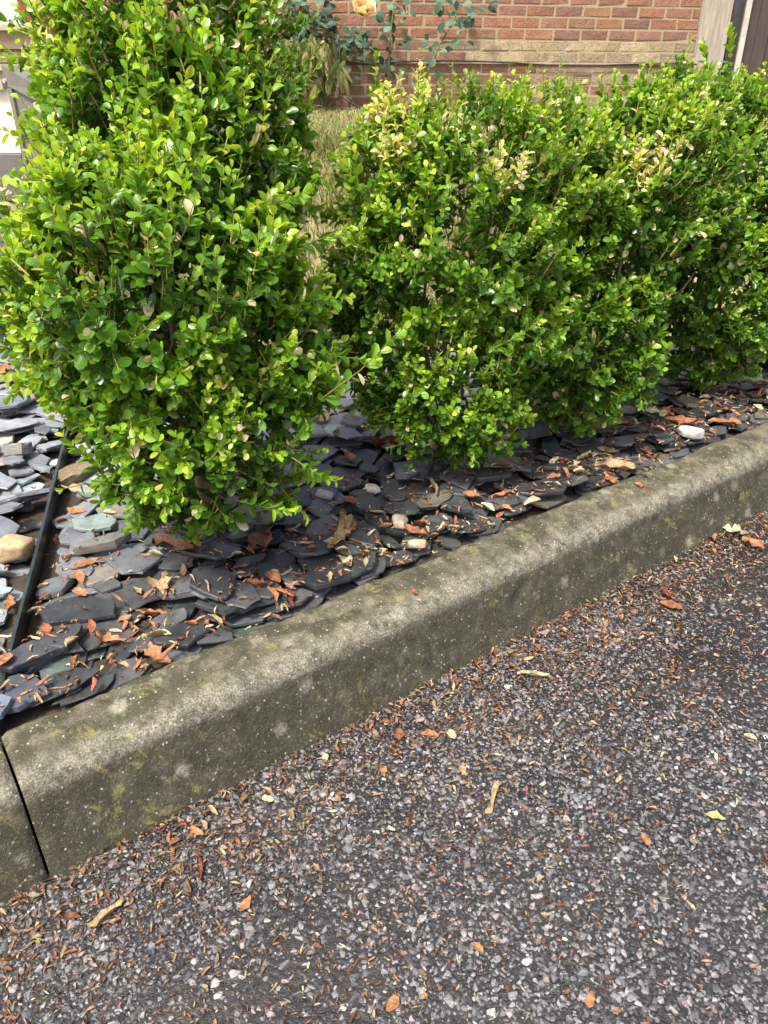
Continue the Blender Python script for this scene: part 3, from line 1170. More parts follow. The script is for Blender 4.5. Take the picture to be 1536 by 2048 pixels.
    # woody frame
    def woody(nm, pts, r0, r1, sides=7):
        b = MB(); pts = np.array(pts)
        n = len(pts)
        b.tube(pts - base, np.linspace(r0, r1, n), sides)
        me = b.mesh(nm, True)
        a = me.attributes.new('col', 'FLOAT_COLOR', 'POINT')
        cc = np.array([.28, .235, .13, 1]) * rng.uniform(.8, 1.15)
        a.data.foreach_set('color', np.tile(cc, len(me.vertices)).astype(np.float32))
        link(nm, me, M_TWIG, root)
    c0 = np.array(ells[0][:3])
    fork = base + (c0 - base) * .18 + np.array([.004, 0, .012])
    woody('trunk', [base - [0, 0, .03], base + [.002, .002, .02], fork], .016, .012)
    nb = 16
    for i in range(nb):
        e_ = ells[int(rng.integers(0, len(ells)))]
        d = norm(rng.normal(size=3)); d[2] = abs(d[2]) * .7
        tgt = np.array(e_[:3]) + d * np.array(e_[3:6]) * .82
        m1 = fork * .6 + tgt * .4 + rng.normal(0, .015, 3); m1[2] = max(m1[2], fork[2] + .01)
        st = base + np.array([rng.normal(0, .012), rng.normal(0, .012), 0]) if i < 5 else fork
        woody('branch', [st, m1 * .5 + st * .5 + rng.normal(0, .006, 3), m1, m1 * .45 + tgt * .55 + rng.normal(0, .01, 3), tgt], .0062, .0013, 5)
    return root


def P3(px, py, Y): return at_y(px, py, Y)


zb = .10
pA = at_z(415, 1108, zb); p2 = at_z(882, 935, zb); p3 = at_z(1150, 868, zb); p4 = at_z(1390, 775, zb)
bush('box_bush', pA, [(-.285, 1.00, .515, .170, .17, .165), (-.245, .95, .365, .130, .12, .130), (-.285, 1.07, .61, .155, .13, .10), (-.40, 1.06, .50, .115, .13, .13), (-.17, 1.02, .45, .06, .09, .11), (-.33, .99, .38, .065, .08, .07), (-.285, 1.12, .67, .165, .13, .13), (-.295, 1.22, .79, .170, .145, .18), (-.215, 1.17, .72, .085, .10, .17), (-.33, 1.24, .55, .15, .12, .16)],
     'tall bright green box bush nearest the camera, its bare stem rising from the slate chips', 41, 2700, .0195,
     leaders=[(P3(640, 800, .93), P3(790, 665, .88)), (P3(560, 900, .9), P3(680, 965, .84)), (P3(590, 600, .98), P3(700, 590, .95)), (P3(560, 500, 1.0), P3(690, 455, .98)), (P3(60, 610, 1.0), P3(-40, 560, .98)),
              (P3(240, 860, .92), P3(120, 790, .9)), (P3(230, 960, .92), P3(140, 880, .9)), (P3(520, 420, 1.02), P3(610, 380, 1.0)), (P3(470, 1000, .86), P3(590, 1020, .84)), (P3(330, 1020, .87), P3(250, 1060, .86)), (P3(200, 690, .93), P3(60, 690, .9)), (P3(620, 700, .93), P3(760, 720, .92))],
     age_bias=.04, dead_spots=[(*P3(130, 560, .92), .025), (*P3(480, 900, .84), .014), (*P3(505, 270, 1.0), .02), (*P3(90, 60, 1.12), .025), (*P3(190, 560, .9), .018), (*P3(20, 400, .98), .025), (*P3(300, 880, .85), .012)], tall=.12, n_obj=38)
bush('box_bush', p2, [(.105, 1.27, .325, .135, .13, .16), (.125, 1.31, .50, .175, .165, .17), (.13, 1.35, .615, .18, .16, .11), (.28, 1.43, .57, .12, .12, .14), (-.01, 1.28, .42, .08, .09, .13), (.045, 1.31, .65, .08, .10, .095), (.24, 1.42, .645, .12, .12, .09)],
     'low dense box bush with small yellowish leaves, second along the kerb', 43, 2000, .0164,
     leaders=[(P3(755, 230, 1.3), P3(752, 120, 1.3)), (P3(760, 430, 1.2), P3(690, 330, 1.2)), (P3(790, 520, 1.18), P3(700, 480, 1.16)), (P3(1000, 250, 1.3), P3(1050, 150, 1.3)), (P3(980, 700, 1.12), P3(1080, 640, 1.1))],
     age_bias=.06, dead_spots=[(*P3(785, 195, 1.25), .05), (*P3(790, 290, 1.2), .03), (*P3(850, 170, 1.3), .035), (*P3(900, 250, 1.25), .022), (*P3(830, 470, 1.15), .018), (*P3(970, 540, 1.12), .018), (*P3(1010, 330, 1.18), .04), (*P3(1060, 330, 1.2), .03), (*P3(960, 640, 1.1), .02)], tall=.08)
bush('box_bush', p3, [(.385, 1.46, .345, .145, .135, .18), (.25, 1.39, .38, .10, .10, .14), (.40, 1.50, .53, .175, .165, .17), (.44, 1.55, .63, .19, .17, .11), (.60, 1.68, .58, .12, .12, .17)],
     'dark green box bush between the yellowish one and the far right one', 44, 1800, .0172,
     leaders=[(P3(1080, 560, 1.3), P3(1150, 490, 1.28)), (P3(1180, 620, 1.32), P3(1290, 560, 1.3))],
     age_bias=-.06, dead_spots=[(*P3(1290, 330, 1.35), .04), (*P3(1330, 290, 1.4), .035)], tall=.08)
bush('box_bush', p4, [(.76, 1.77, .385, .175, .165, .225), (.80, 1.83, .585, .22, .20, .17)],
     'far right box bush growing out of the right edge of the picture', 45, 1500, .0188,
     leaders=[(P3(1462, 160, 1.7), P3(1462, 70, 1.7)), (P3(1420, 160, 1.7), P3(1410, 95, 1.7))], age_bias=-.08, tall=.1)

# ------------------------------------------------------------------ brick house wall
WO = np.array([.886, 6.80]); WD = norm(np.array([.985, .172])); WN = np.array([WD[1], -WD[0]])   # WN faces the camera
WM = np.array([[WD[0], -WN[0], 0], [WD[1], -WN[1], 0], [0, 0, 1.]])          # local x along wall, y into wall, z up
WBASE = np.array([WO[0], WO[1], .60])
wrot = math.atan2(WD[1], WD[0])
Z_LEDGE = .967


def wall_a(px, py):
    """place along the wall and height of a pixel"""
    vx, vz = (px - 768) / F, -(py - 1024) / F
    c, s = math.cos(-PITCH), math.sin(-PITCH)
    r = np.array([vx, c - vz * s, s + vz * c])
    n3 = np.array([WN[0], WN[1], 0])
    t = (n3 @ np.array([WO[0], WO[1], 0])) / (n3 @ r)
    p = r * t
    return float((p[:2] - WO) @ WD), float(p[2] + CH)


wall = empty('brick_wall', WBASE, 'red brick house wall with stained buff courses and stepped plinth behind the hedge', 'wall')
wall.rotation_euler.z = wrot
A1 = wall_a(1394, 60)[0]
A0 = -4.2


def wloc(a, z, dep=0.0): return (a, dep, z - WBASE[2])


def brick_template(seed, L=.215, Hh=.065):
    r = np.random.default_rng(seed)
    x, zc, b = L / 2, Hh / 2, .004
    def ring(xx, zz, y): return [(-xx, y, -zz), (xx, y, -zz), (xx, y, zz), (-xx, y, zz)]
    v = np.array(ring(x - b, zc - b, -.012) + ring(x, zc, -.006) + ring(x, zc, .05), float)
    v[:8] += r.normal(0, .0016, (8, 3))
    f = [(0, 1, 2, 3)]
    for k in (0, 4):
        for i in range(4): f.append((k + i, k + 4 + i, k + 4 + (i + 1) % 4, k + (i + 1) % 4))
    return v, f


BT = [brick_template(i) for i in range(4)]
RED = [(.36, .145, .078), (.33, .128, .073), (.38, .16, .088), (.27, .115, .075), (.24, .115, .08), (.39, .17, .092), (.31, .145, .092)]
BUFF = [(.42, .34, .20), (.36, .28, .17), (.48, .39, .24), (.33, .26, .17)]
LOW = [(.30, .15, .10), (.36, .27, .18), (.26, .13, .09), (.40, .30, .21)]
BME = {}


def brick_mesh(kind, ti, ci):
    k = (kind, ti, ci)
    if k not in BME:
        v, f = BT[ti]
        colr = dict(r=RED, b=BUFF, l=LOW)[kind][ci]
        me = bpy.data.meshes.new('brick'); me.from_pydata(v.tolist(), [], f)
        me.polygons.foreach_set('use_smooth', np.zeros(len(me.polygons), bool))
        a = me.attributes.new('col', 'FLOAT_COLOR', 'POINT')
        a.data.foreach_set('color', np.tile([*colr, 1], len(v)).astype(np.float32))
        me.materials.append(M_BRICK)
        BME[k] = me
    return BME[k]


rb = np.random.default_rng(9)
v1 = wall_a(1160, 160); v0 = wall_a(700, 153)
vents = [(v0[0], v0[1]), (v1[0], v1[1])]
restV, restF, restC = [], [], []
for row in range(-5, 22):
    z = Z_LEDGE + .075 * (row + .5)
    dep = 0 if row >= 0 else -.028
    kind = 'l' if row < 0 else 'b' if row < 2 else 'r'
    a = A0 + (.1125 if row % 2 else 0)
    while a < A1 + .05:
        a += .225
        if a + .1075 > A1 - .006:
            lft = a - .1125 + .005
            wdt = A1 - .006 - lft
            if wdt > .03 and row < 7:
                kk = kind; o = link('brick', brick_mesh(kk, 0, int(rb.integers(0, 4))), None, wall, wloc(lft + wdt / 2, z, dep)); o.scale.x = wdt / .215
            break
        hit = [va for va, _ in vents if row == -2 and abs(a - va) < .1875]
        if hit:
            va = hit[0]
            for l_, r_ in ((a - .1075, min(a + .1075, va - .08)), (max(a - .1075, va + .08), a + .1075)):
                if r_ - l_ > .02:
                    o = link('brick', brick_mesh('l', 1, int(rb.choice([0, 2])) if a < .2 else int(rb.integers(0, 4))), None, wall, wloc((l_ + r_) / 2, z, dep)); o.scale.x = (r_ - l_) / .215
            continue
        k2 = kind
        if kind == 'l' and a > .2: ci = int(rb.integers(0, 4))
        else: ci = int(rb.integers(0, len(dict(r=RED, b=BUFF, l=LOW)[kind])))
        if kind == 'l' and a < .2: ci = int(rb.choice([0, 2]))
        if kind == 'b' and a < -.3 and rb.random() < .6: k2, ci = 'l', 0
        ti = int(rb.integers(0, 4))
        vis = -2.0 < a and row < 7
        if vis and row >= -5:
            o = link('brick', brick_mesh(k2, ti, ci), None, wall, wloc(a, z, dep))
            o.rotation_euler = (rb.normal(0, .006), rb.normal(0, .006) + (math.pi if rb.random() < .5 else 0), rb.normal(0, .008)); o.scale = (rb.uniform(.97, 1.0), 1, rb.uniform(.95, 1.03))
        else:
            v, f = BT[ti]
            n0 = len(restV) and sum(len(q) for q in restV)
            restV.append(v + np.array(wloc(a, z, dep)))
            restF.append(np.array(f) + n0)
            restC.append(np.tile(dict(r=RED, b=BUFF, l=LOW)[k2][ci], (len(v), 1)))
bw = link('brickwork', new_mesh('brickwork', np.concatenate(restV), [np.concatenate(restF)], np.concatenate(restC)), M_BRICK, wall)
bw['kind'] = 'stuff'
m = MB()
m.box((A0, -.0085, Z_LEDGE - .6 - WBASE[2]), (A1 - .004, .25, Z_LEDGE + 1.75 - WBASE[2]))
m.box((A0, -.037, -.3), (A1 - .004, -.009, Z_LEDGE - .006 - WBASE[2]))
m.build('mortar', M_MORTAR, wall)
m = MB()
m.box((A0, -.05, Z_LEDGE - .010 - WBASE[2]), (A1 - .004, -.0125, Z_LEDGE + .002 - WBASE[2]))
m.build('ledge', M_SANDSTONE, wall)
for (a, z) in vents:
    vt = MB()
    zz = Z_LEDGE - .075 * 1.5 - WBASE[2]
    hw, hh = .075, .034
    vt.box((a - hw, -.040, zz - hh), (a - hw + .010, -.01, zz + hh)); vt.box((a + hw - .010, -.040, zz - hh), (a + hw, -.01, zz + hh))
    vt.box((a - hw + .0101, -.040, zz - hh), (a + hw - .0101, -.01, zz - hh + .008)); vt.box((a - hw + .0101, -.040, zz + hh - .008), (a + hw - .0101, -.01, zz + hh))
    vo = vt.build('air_vent', M_VENT, wall)
    for i in range(4):
        b = MB(); b.box((a - hw + .011, -.037, zz - hh + .0125 + i * .0125), (a + hw - .011, -.018, zz - hh + .017 + i * .0125)); b.build('louvre', M_VENT, vo)
    b = MB(); b.box((a - hw + .011, -.016, zz - hh + .009), (a + hw - .011, -.0118, zz + hh - .009)); b.build('vent_back', M_CABLE, vo)


def wall_world(a, z, out=0.0):
    p = WO + WD * a + WN * out
    return np.array([p[0], p[1], z])


# cable sagging along the ledge
cp = [(1180, 131), (1100, 130), (1000, 124), (1050, 127), (950, 122), (1250, 128), (1320, 127), (1390, 128), (880, 121), (800, 123), (730, 128), (680, 121), (600, 120)]
cp.sort()
pts = []
for q in cp:
    a, z = wall_a(*q); pts.append(wall_world(a, z - .004, .062))
c = MB(); c.tube(np.array(pts) - pts[0], .0055, 6)
tag(c.build('cable', M_CABLE, loc=pts[0], smooth=True), 'thin black cable running along the ledge of the brick wall', 'cable')


# timber post, downpipe and door right of the bricks
def wall_box(name, mat, a0, a1, d0, d1, z0, z1, label=None, cat=None, parent=None):
    b = MB()
    base = wall_world((a0 + a1) / 2, z0, 0)
    b.box((-(a1 - a0) / 2, -d1, 0), ((a1 - a0) / 2, -d0, z1 - z0))
    if parent is None:
        o = b.build(name, mat, loc=base); o.rotation_euler.z = wrot
        tag(o, label, cat)
    else:
        b2 = MB(); b2.box((a0, -d1, z0), (a1, -d0, z1)); o = b2.build(name, mat, parent)
    return o


aP0, aP1 = A1, wall_a(1450, 60)[0]
post = empty('timber_post', wall_world(aP0, .55), 'weathered grey timber post at the right end of the brick wall', 'post')
post.rotation_euler.z = wrot
w = aP1 - aP0
for nm, x0, x1, dd in (('board', .002, w * .50, .045), ('board', w * .503, w, .052)):
    b = MB(); b.box((x0, -dd, 0), (x1, .12, 2.2)); b.build(nm, M_WOOD, post)
aQ1 = wall_a(1478, 60)[0]
pipe = MB()
rp = (aQ1 - aP1) * .45
ctr = wall_world(aP1 + rp * 1.1, .55, .02)
pipe.tube(np.array([(0, 0, 0), (0, 0, 1.1), (0, 0, 2.2)]), rp, 16)
dp = pipe.build('downpipe', M_PIPE, loc=ctr, smooth=True)
tag(dp, 'dark blue-grey downpipe between the timber post and the brown door', 'pipe')
for zz in (.35, 1.5):
    b = MB(); b.tube([(0, 0, zz), (0, 0, zz + .04)], rp * 1.12, 16); b.build('pipe_collar', M_PIPE, dp, smooth=True)
aR1 = wall_a(1486, 60)[0]
door = empty('door', wall_world(aR1, .55), 'dark brown boarded door at the top right corner', 'door')
door.rotation_euler.z = wrot
b = MB(); b.box((-(aR1 - aQ1) - .01, -.06, 0), (0, .02, 2.2)); b.build('door_frame', M_STRIP, door)
for i in range(7):
    b = MB(); b.box((.004 + i * .118, .0 + .004 * (i % 2), 0), (.116 + i * .118, .04, 2.2)); b.build('plank', M_DOOR, door)
b = MB(); b.tube([(.20, -.0001, CH + .62), (.20, -.028, CH + .62)], .018, 12); b.build('knob', M_DOOR, door)
# wall carries on behind post and door
b = MB(); b.box((0, 0, 0), (3.2, .2, 2.2)); o = b.build('side_wall', M_MORTAR, loc=wall_world(A1 + .01, .5, -.13)); o.rotation_euler.z = wrot
tag(o, 'pale masonry wall behind the timber post and brown door', 'wall')

# ------------------------------------------------------------------ rose on the wall
RY = 6.45
rose = empty('rose_bush', at_y(760, 215, RY), 'climbing rose with blue-green leaves and one apricot bloom on the brick wall', 'rose')
RB = np.array(rose.location)


def stem(pxs, Y, r0, r1):
    P = np.array([at_y(x, y, Y) for x, y in pxs]) - RB
    t = np.linspace(0, 1, 9); k = np.linspace(0, 1, len(P))
    S = np.stack([np.interp(t, k, P[:, i]) for i in range(3)], 1)
    b = MB(); b.tube(S, np.linspace(r0, r1, 9), 6)
    me = b.mesh('stem', True)
    a = me.attributes.new('col', 'FLOAT_COLOR', 'POINT')
    a.data.foreach_set('color', np.tile([.10, .13, .045, 1], len(me.vertices)).astype(np.float32))
    link('stem', me, M_TWIG, rose)


for q in ([(775, 215), (778, 120), (782, 60), (792, -20)], [(830, 200), (856, 140), (880, 90), (905, 45), (930, -10)], [(700, 215), (690, 130), (672, 60), (640, 25), (600, 5)], [(850, 160), (862, 130), (880, 110)], [(880, 85), (905, 83), (925, 82)], [(770, 215), (740, 130), (720, 70), (727, 20)], [(672, 62), (640, 60), (605, 55)]):
    stem(q, RY, .008, .004)
rr = np.random.default_rng(5)
ROSEC = [np.array(c) for c in ((.030, .075, .040), (.045, .105, .055), (.018, .045, .026), (.07, .145, .075))]
RME = {}
spots = [(800, 25, 26, 5), (900, 15, 34, 7), (930, 5, 34, 6), (925, 28, 26, 4), (955, 25, 20, 3), (915, 45, 22, 3), (800, 85, 26, 4), (745, 50, 20, 3), (775, 62, 20, 2), (735, 110, 26, 5), (730, 130, 24, 3), (865, 105, 28, 5), (905, 88, 16, 2), (925, 83, 16, 1), (805, 158, 30, 5), (770, 145, 22, 3),
         (850, 120, 20, 2), (820, 10, 22, 3), (640, 45, 34, 8), (610, 30, 34, 8), (660, 60, 30, 6), (690, 65, 28, 4), (600, 70, 30, 6), (700, 95, 24, 4), (720, 75, 24, 5), (680, 100, 24, 3), (580, 15, 34, 6), (650, 15, 28, 5), (830, 150, 18, 2), (975, 3, 18, 3), (890, 50, 18, 2), (760, 20, 20, 3), (1000, 0, 14, 2), (750, 100, 22, 4), (785, 110, 20, 3)]
for (px, py, spr, n) in spots:
    c = at_y(px, py, RY + rr.uniform(-.1, .08))
    for i in range(int(n * (2.6 if px < 730 else 1.6))):
        off = rr.normal(0, 1, 3) * np.array([.05, .04, .04]) * spr / 26
        ti, ci = int(rr.integers(0, 3)), int(rr.integers(0, 4))
        if (ti, ci) not in RME:
            tv, tf, tuv = LEAFT[ti]
            RME[(ti, ci)] = new_mesh('leaf', tv * np.array([1.15, 1, 1]), tf, np.tile(ROSEC[ci], (len(tv), 1)), tuv, True)
        o = link('leaf', RME[(ti, ci)], M_ROSE, rose)
        y_ = norm(np.array([rr.normal(0, 1), rr.normal(0, .5), rr.normal(-.3, .5)]))
        n_ = np.array([rr.normal(0, .5), -1, .9]); n_ = norm(n_ - (n_ @ y_) * y_)
        s_ = rr.uniform(.045, .08)
        A = Matrix((np.stack([np.cross(y_, n_), y_, n_], 1) * s_).tolist()).to_4x4(); A.translation = c + off - RB
        o.matrix_local = A
# bloom
bc = at_y(727, 30, RY - .18)
pet_v, pet_f, pet_uv = leaf_template(.9, -.35, 1.9)
bloom_me = new_mesh('petal', pet_v, pet_f, np.tile((.86, .64, .34), (len(pet_v), 1)), pet_uv, True)
bloom_me2 = new_mesh('petal', pet_v, pet_f, np.tile((.90, .76, .52), (len(pet_v), 1)), pet_uv, True)
bcore = MB(); bcore.tube([(0, 0, -.03), (0, 0, .0), (0, 0, .02)], [.004, .012, .006], 8)
cm = bcore.mesh('bloom', True)
a = cm.attributes.new('col', 'FLOAT_COLOR', 'POINT'); a.data.foreach_set('color', np.tile([.7, .38, .1, 1], len(cm.vertices)).astype(np.float32))
bloom = link('bloom', cm, M_PETAL, rose, bc - RB)
bloom['label'] = 'apricot yellow rose bloom'
for ring_, (n, tilt, s_) in enumerate(((6, .35, .07), (7, .75, .09), (9, 1.15, .105))):
    for i in range(n):
        az = 2 * math.pi * i / n + ring_ * .5 + rr.normal(0, .15)
        tl = tilt + rr.normal(0, .12)
        ax = np.array([0, -.75, .66]); e1 = np.array([1, 0, 0.]); e2 = np.cross(ax, e1)
        r_ = math.cos(az) * e1 + math.sin(az) * e2
        y_ = math.cos(tl) * ax + math.sin(tl) * r_; n_ = math.sin(tl) * ax - math.cos(tl) * r_
        o = link('petal', bloom_me if rr.random() < .5 else bloom_me2, M_PETAL, bloom)
        A = Matrix((np.stack([np.cross(y_, n_), y_, n_], 1) * s_).tolist()).to_4x4(); A.translation = r_ * .006
        o.matrix_local = A

# ------------------------------------------------------------------ wilted plant by the wall
WY = 6.30
wp = empty('wilted_plant', at_y(640, 225, WY), 'wilted drooping plant with limp olive leaves against the brick wall', 'plant')
WB = np.array(wp.location)
rw = np.random.default_rng(8)


def limp_leaf(L, wd, bendy):
    t = np.linspace(0, 1, 5); V, U = [], []
    for a in t:
        wv = wd * math.sin(math.pi * min(.97, a * .85 + .12)) + .001
        yv = .22 * L * math.sin(a * 1.6) * bendy; zv = -L * (a ** 1.25)
        for sx in (-1, 0, 1): V.append((sx * wv, -yv - .25 * wv * (sx == 0), zv)); U.append((sx, a))
    q = [(i * 3 + k, i * 3 + k + 1, i * 3 + 4 + k, i * 3 + 3 + k) for i in range(4) for k in range(2)]
    return np.array(V), np.array(q), np.array(U)


WC = [(.13, .15, .035), (.085, .115, .028), (.17, .17, .06), (.06, .08, .022), (.15, .125, .045), (.22, .21, .09)]
WME = []
for i in range(12):
    v, q, u = limp_leaf(.12 + .05 * rw.random(), .011 + .009 * rw.random(), rw.uniform(.3, 1.3))
    WME.append(new_mesh('leaf', v, [q], np.tile(WC[i % 6], (len(v), 1)), u, True))
heads = [(620, 78, 95, 15), (595, 85, 60, 18), (650, 90, 60, 20), (605, 115, 50, 26), (640, 125, 60, 22), (668, 140, 34, 14), (690, 142, 26, 12), (600, 150, 36, 14), (650, 150, 40, 16), (625, 100, 60, 24)]
for (px, py, spread, n) in heads:
    for i in range(n):
        c = at_y(px + rw.normal(0, spread * .28), py + rw.normal(0, 9), WY + rw.normal(0, .07))
        o = link('leaf', WME[int(rw.integers(0, 12))], M_GRASS, wp, c - WB)
        o.rotation_euler = (rw.normal(0, .22), rw.normal(0, .3), rw.uniform(-1.6, 1.6))
        o.scale = [rw.uniform(.75, 1.25)] * 3
for q in ([(640, 222), (635, 150), (618, 80)], [(650, 222), (665, 150), (655, 95)], [(645, 222), (690, 185), (688, 140)], [(630, 222), (600, 160), (596, 88)]):
    P = np.array([at_y(x, y, WY + .03) for x, y in q]) - WB
    b = MB(); b.tube(P, [.012, .009, .006], 6); me = b.mesh('stem', True)
    a = me.attributes.new('col', 'FLOAT_COLOR', 'POINT'); a.data.foreach_set('color', np.tile([.14, .11, .05, 1], len(me.vertices)).astype(np.float32))
    link('stem', me, M_TWIG, wp)
# bare twig leaning at the wall foot
P = np.array([at_y(x, y, 6.2) for x, y in [(680, 190), (702, 206), (735, 224), (760, 240)]])
b = MB(); b.tube(P - P[-1], [.006, .008, .009, .01], 6); b.tube(np.array([P[1], P[1] + [.0, 0, .035]]) - P[-1], [.008, .004], 6)
tag(b.build('bare_stick', M_CABLE, loc=P[-1], smooth=True), 'dark bare stick leaning against the foot of the brick wall', 'stick')

# ------------------------------------------------------------------ left: bay of the house, grey timber screen, cream planter
BY = 5.9


def zpx(py, Y): return float(at_y(0, py, Y)[2])


def xpx(px, py, Y): return float(at_y(px, py, Y)[0])


bx0, bx1 = xpx(0, 60, BY) - 1.0, xpx(150, 60, BY)
bay = empty('bay_window', ((bx0 + bx1) / 2, BY, .6), 'house bay with stone sill, pale blind and dark red frame at top left', 'window')
bo = np.array(bay.location)


def bay_box(nm, mat, x0, x1, d0, d1, z0, z1, par=None):
    b = MB(); b.box((x0 - bo[0], d0, z0 - bo[2]), (x1 - bo[0], d1, z1 - bo[2])); return b.build(nm, mat, par or bay)


zs = [zpx(v, BY) for v in (0, 50, 62, 72, 98, 104, 128, 141)]
bay_box('pane', M_BLIND, bx0, xpx(38, 25, BY), .055, .07, zs[1] + .001, zs[1] + 1.0)
bay_box('window_frame', M_RED, xpx(38, 25, BY) + .001, xpx(38, 25, BY) + .19, .0, .09, zs[1] + .001, zs[1] + 1.0)
bay_box('sill', M_SANDSTONE, bx0, bx1, -.07, .2, zs[2], zs[1])
bay_box('stone_band', M_SANDSTONE, bx0, bx1, -.012, .2, zs[4], zs[2] - .001)
bay_box('ledge', M_SANDSTONE, bx0, bx1, -.03, .2, zs[7], zs[6] - .001)
bay_box('core', M_MORTAR, bx0, bx1, .012, .2, zs[6], zs[4] - .001)
bay_box('base_wall', M_SANDSTONE, bx0, bx1, .0, .2, .45, zs[7] - .001)
bm_ = {}
x = bx0
while x + .215 < bx1:
    for rw_, zc in enumerate((zs[6] + .036, zs[4] - .045)):
        o = link('brick', brick_mesh('b', int(rb.integers(0, 4)), int(rb.integers(0, 4))), None, bay, (x + .11 + .1 * rw_ * 0 - bo[0], .012, zc - bo[2]))
    x += .225

SY = 2.55
tl, tr = at_y(2, 130, SY), at_y(92, 182, SY - .25)
ll, lr = at_y(12, 170, SY), at_y(92, 212, SY - .25)
gz = float(terrain(np.array([-1.2]), np.array([SY]))[0])
scr = empty('timber_screen', (tl[0], SY, gz), 'low grey painted timber screen with sloping top rail at the left edge', 'screen')
so = np.array(scr.location)


def slab(pts, nrm, th, nm, mat):
    """prism from a front outline and a thickness direction"""
    p = np.array(pts) - so; n = len(p)
    v = np.concatenate([p, p + np.array(nrm) * th])
    f = [tuple(range(n)), tuple(range(2 * n - 1, n - 1, -1))] + [(i, i + n, (i + 1) % n + n, (i + 1) % n) for i in range(n)]
    b = MB(); b.add(v, f); return b.build(nm, mat, scr)


back = norm(np.array([.62, .78, 0]))
gz2 = .09
slab([ll, lr, tr, tl], back, .05, 'top_rail', M_GREY)
dirr = norm(np.array([tr[0] - tl[0], tr[1] - tl[1], 0]))
st0 = ll + dirr * .012 + np.array([0, 0, -.0]); zr = lambda k: (ll[2] + (lr[2] - ll[2]) * k) - .003
wtot = float(np.linalg.norm((tr - tl)[:2]))
def pt(k, z): return np.array([tl[0] + dirr[0] * k, tl[1] + dirr[1] * k, z])
slab([pt(.018, gz2), pt(.048, gz2), pt(.048, zr(.048 / wtot)), pt(.018, zr(.018 / wtot))], back, .045, 'stile', M_GREY)
slab([pt(.0485, gz2) + back * .008, pt(wtot * 1.25, gz2) + back * .008, pt(wtot * 1.25, zr(1.2)) + back * .008, pt(.0485, zr(.05 / wtot)) + back * .008], back, .025, 'panel', M_GREY)
b = MB(); b.tube(np.array([pt(.010, ll[2] + .01), pt(.010, ll[2] + .01) - back * .006]) - so, .006, 10); b.build('bolt', M_STRIP, scr)
cy = 2.75
c0, c1 = at_y(-160, 180, cy), at_y(42, 306, cy)
pl = empty('cream_planter', ((c0[0] + c1[0]) / 2, cy, .09), 'cream rendered low wall on a dark grey base left of the grey screen', 'wall')
po = np.array(pl.location)
b = MB(); b.box((c0[0] - po[0], 0, c1[2] - po[2]), (c1[0] - po[0], .16, c0[2] - po[2])); b.build('render_panel', M_CREAM, pl)
b = MB(); b.box((c0[0] - po[0], -.05, 0), (c1[0] - po[0] + .02, .18, c1[2] - po[2] - .002)); b.build('base_block', M_DGREY, pl)
b = MB(); b.box((c0[0] - po[0], -.02, c0[2] - po[2] + .002), (c1[0] - po[0] - .005, .18, c0[2] - po[2] + .03)); b.build('coping', M_SANDSTONE, pl)

# ------------------------------------------------------------------ grass on the bank and lawn
rg = np.random.default_rng(31)
n = 26000
gx_ = rg.uniform(-.75, .75, n); gy_ = rg.uniform(1.8, 3.1, n)
n2 = 16000
gx2 = rg.uniform(-2.4, 2.6, n2); gy2 = rg.uniform(3.1, 6.6, n2)
x = np.concatenate([gx_, gx2]); y = np.concatenate([gy_, gy2])
k = y > bank_y(x) - .06
x, y = x[k], y[k]; n = len(x)
z = terrain(x, y) - .004
h = rg.uniform(.025, .07, n) * np.where(y > 3.1, .75, 1.1); lean = rg.normal(0, .55, (n, 2))
w = rg.uniform(.0012, .0026, n) * np.where(y > 3.1, 2.0, 1)
az = rg.uniform(0, 3.14, n)
b0 = np.stack([x, y, z], 1)
side = np.stack([np.cos(az), np.sin(az), 0 * az], 1) * w[:, None]
mid = b0 + np.stack([lean[:, 0] * h * .35, lean[:, 1] * h * .35, h * .6], 1)
tip = b0 + np.stack([lean[:, 0] * h * 1.1, lean[:, 1] * h * 1.1, h * .95], 1)
V = np.stack([b0 - side, b0 + side, mid - side * .8, mid + side * .8, tip], 1).reshape(-1, 3)
i5 = np.arange(n) * 5
q = np.stack([i5, i5 + 1, i5 + 3, i5 + 2], 1); t3 = np.stack([i5 + 2, i5 + 3, i5 + 4], 1)
GC = np.array([(.36, .33, .14), (.28, .28, .10), (.20, .27, .06), (.44, .40, .20), (.14, .22, .045)])
gc = .8 * GC[rg.choice(5, n, p=[.30, .25, .20, .13, .12])] * rg.uniform(.8, 1.2, (n, 1))
g = link('grass', new_mesh('grass', V, [q, t3], np.repeat(gc, 5, axis=0)), M_GRASS)
tag(g, 'short parched grass on the bank and lawn behind the hedge', 'grass', kind='stuff')

# ------------------------------------------------------------------ fallen litter
LC = dict(orange=(.44, .19, .085), rust=(.29, .11, .05), tan=(.44, .31, .165), pale=(.54, .47, .28), brown=(.20, .105, .055), red=(.16, .055, .035), green=(.42, .44, .16), pink=(.42, .26, .20))


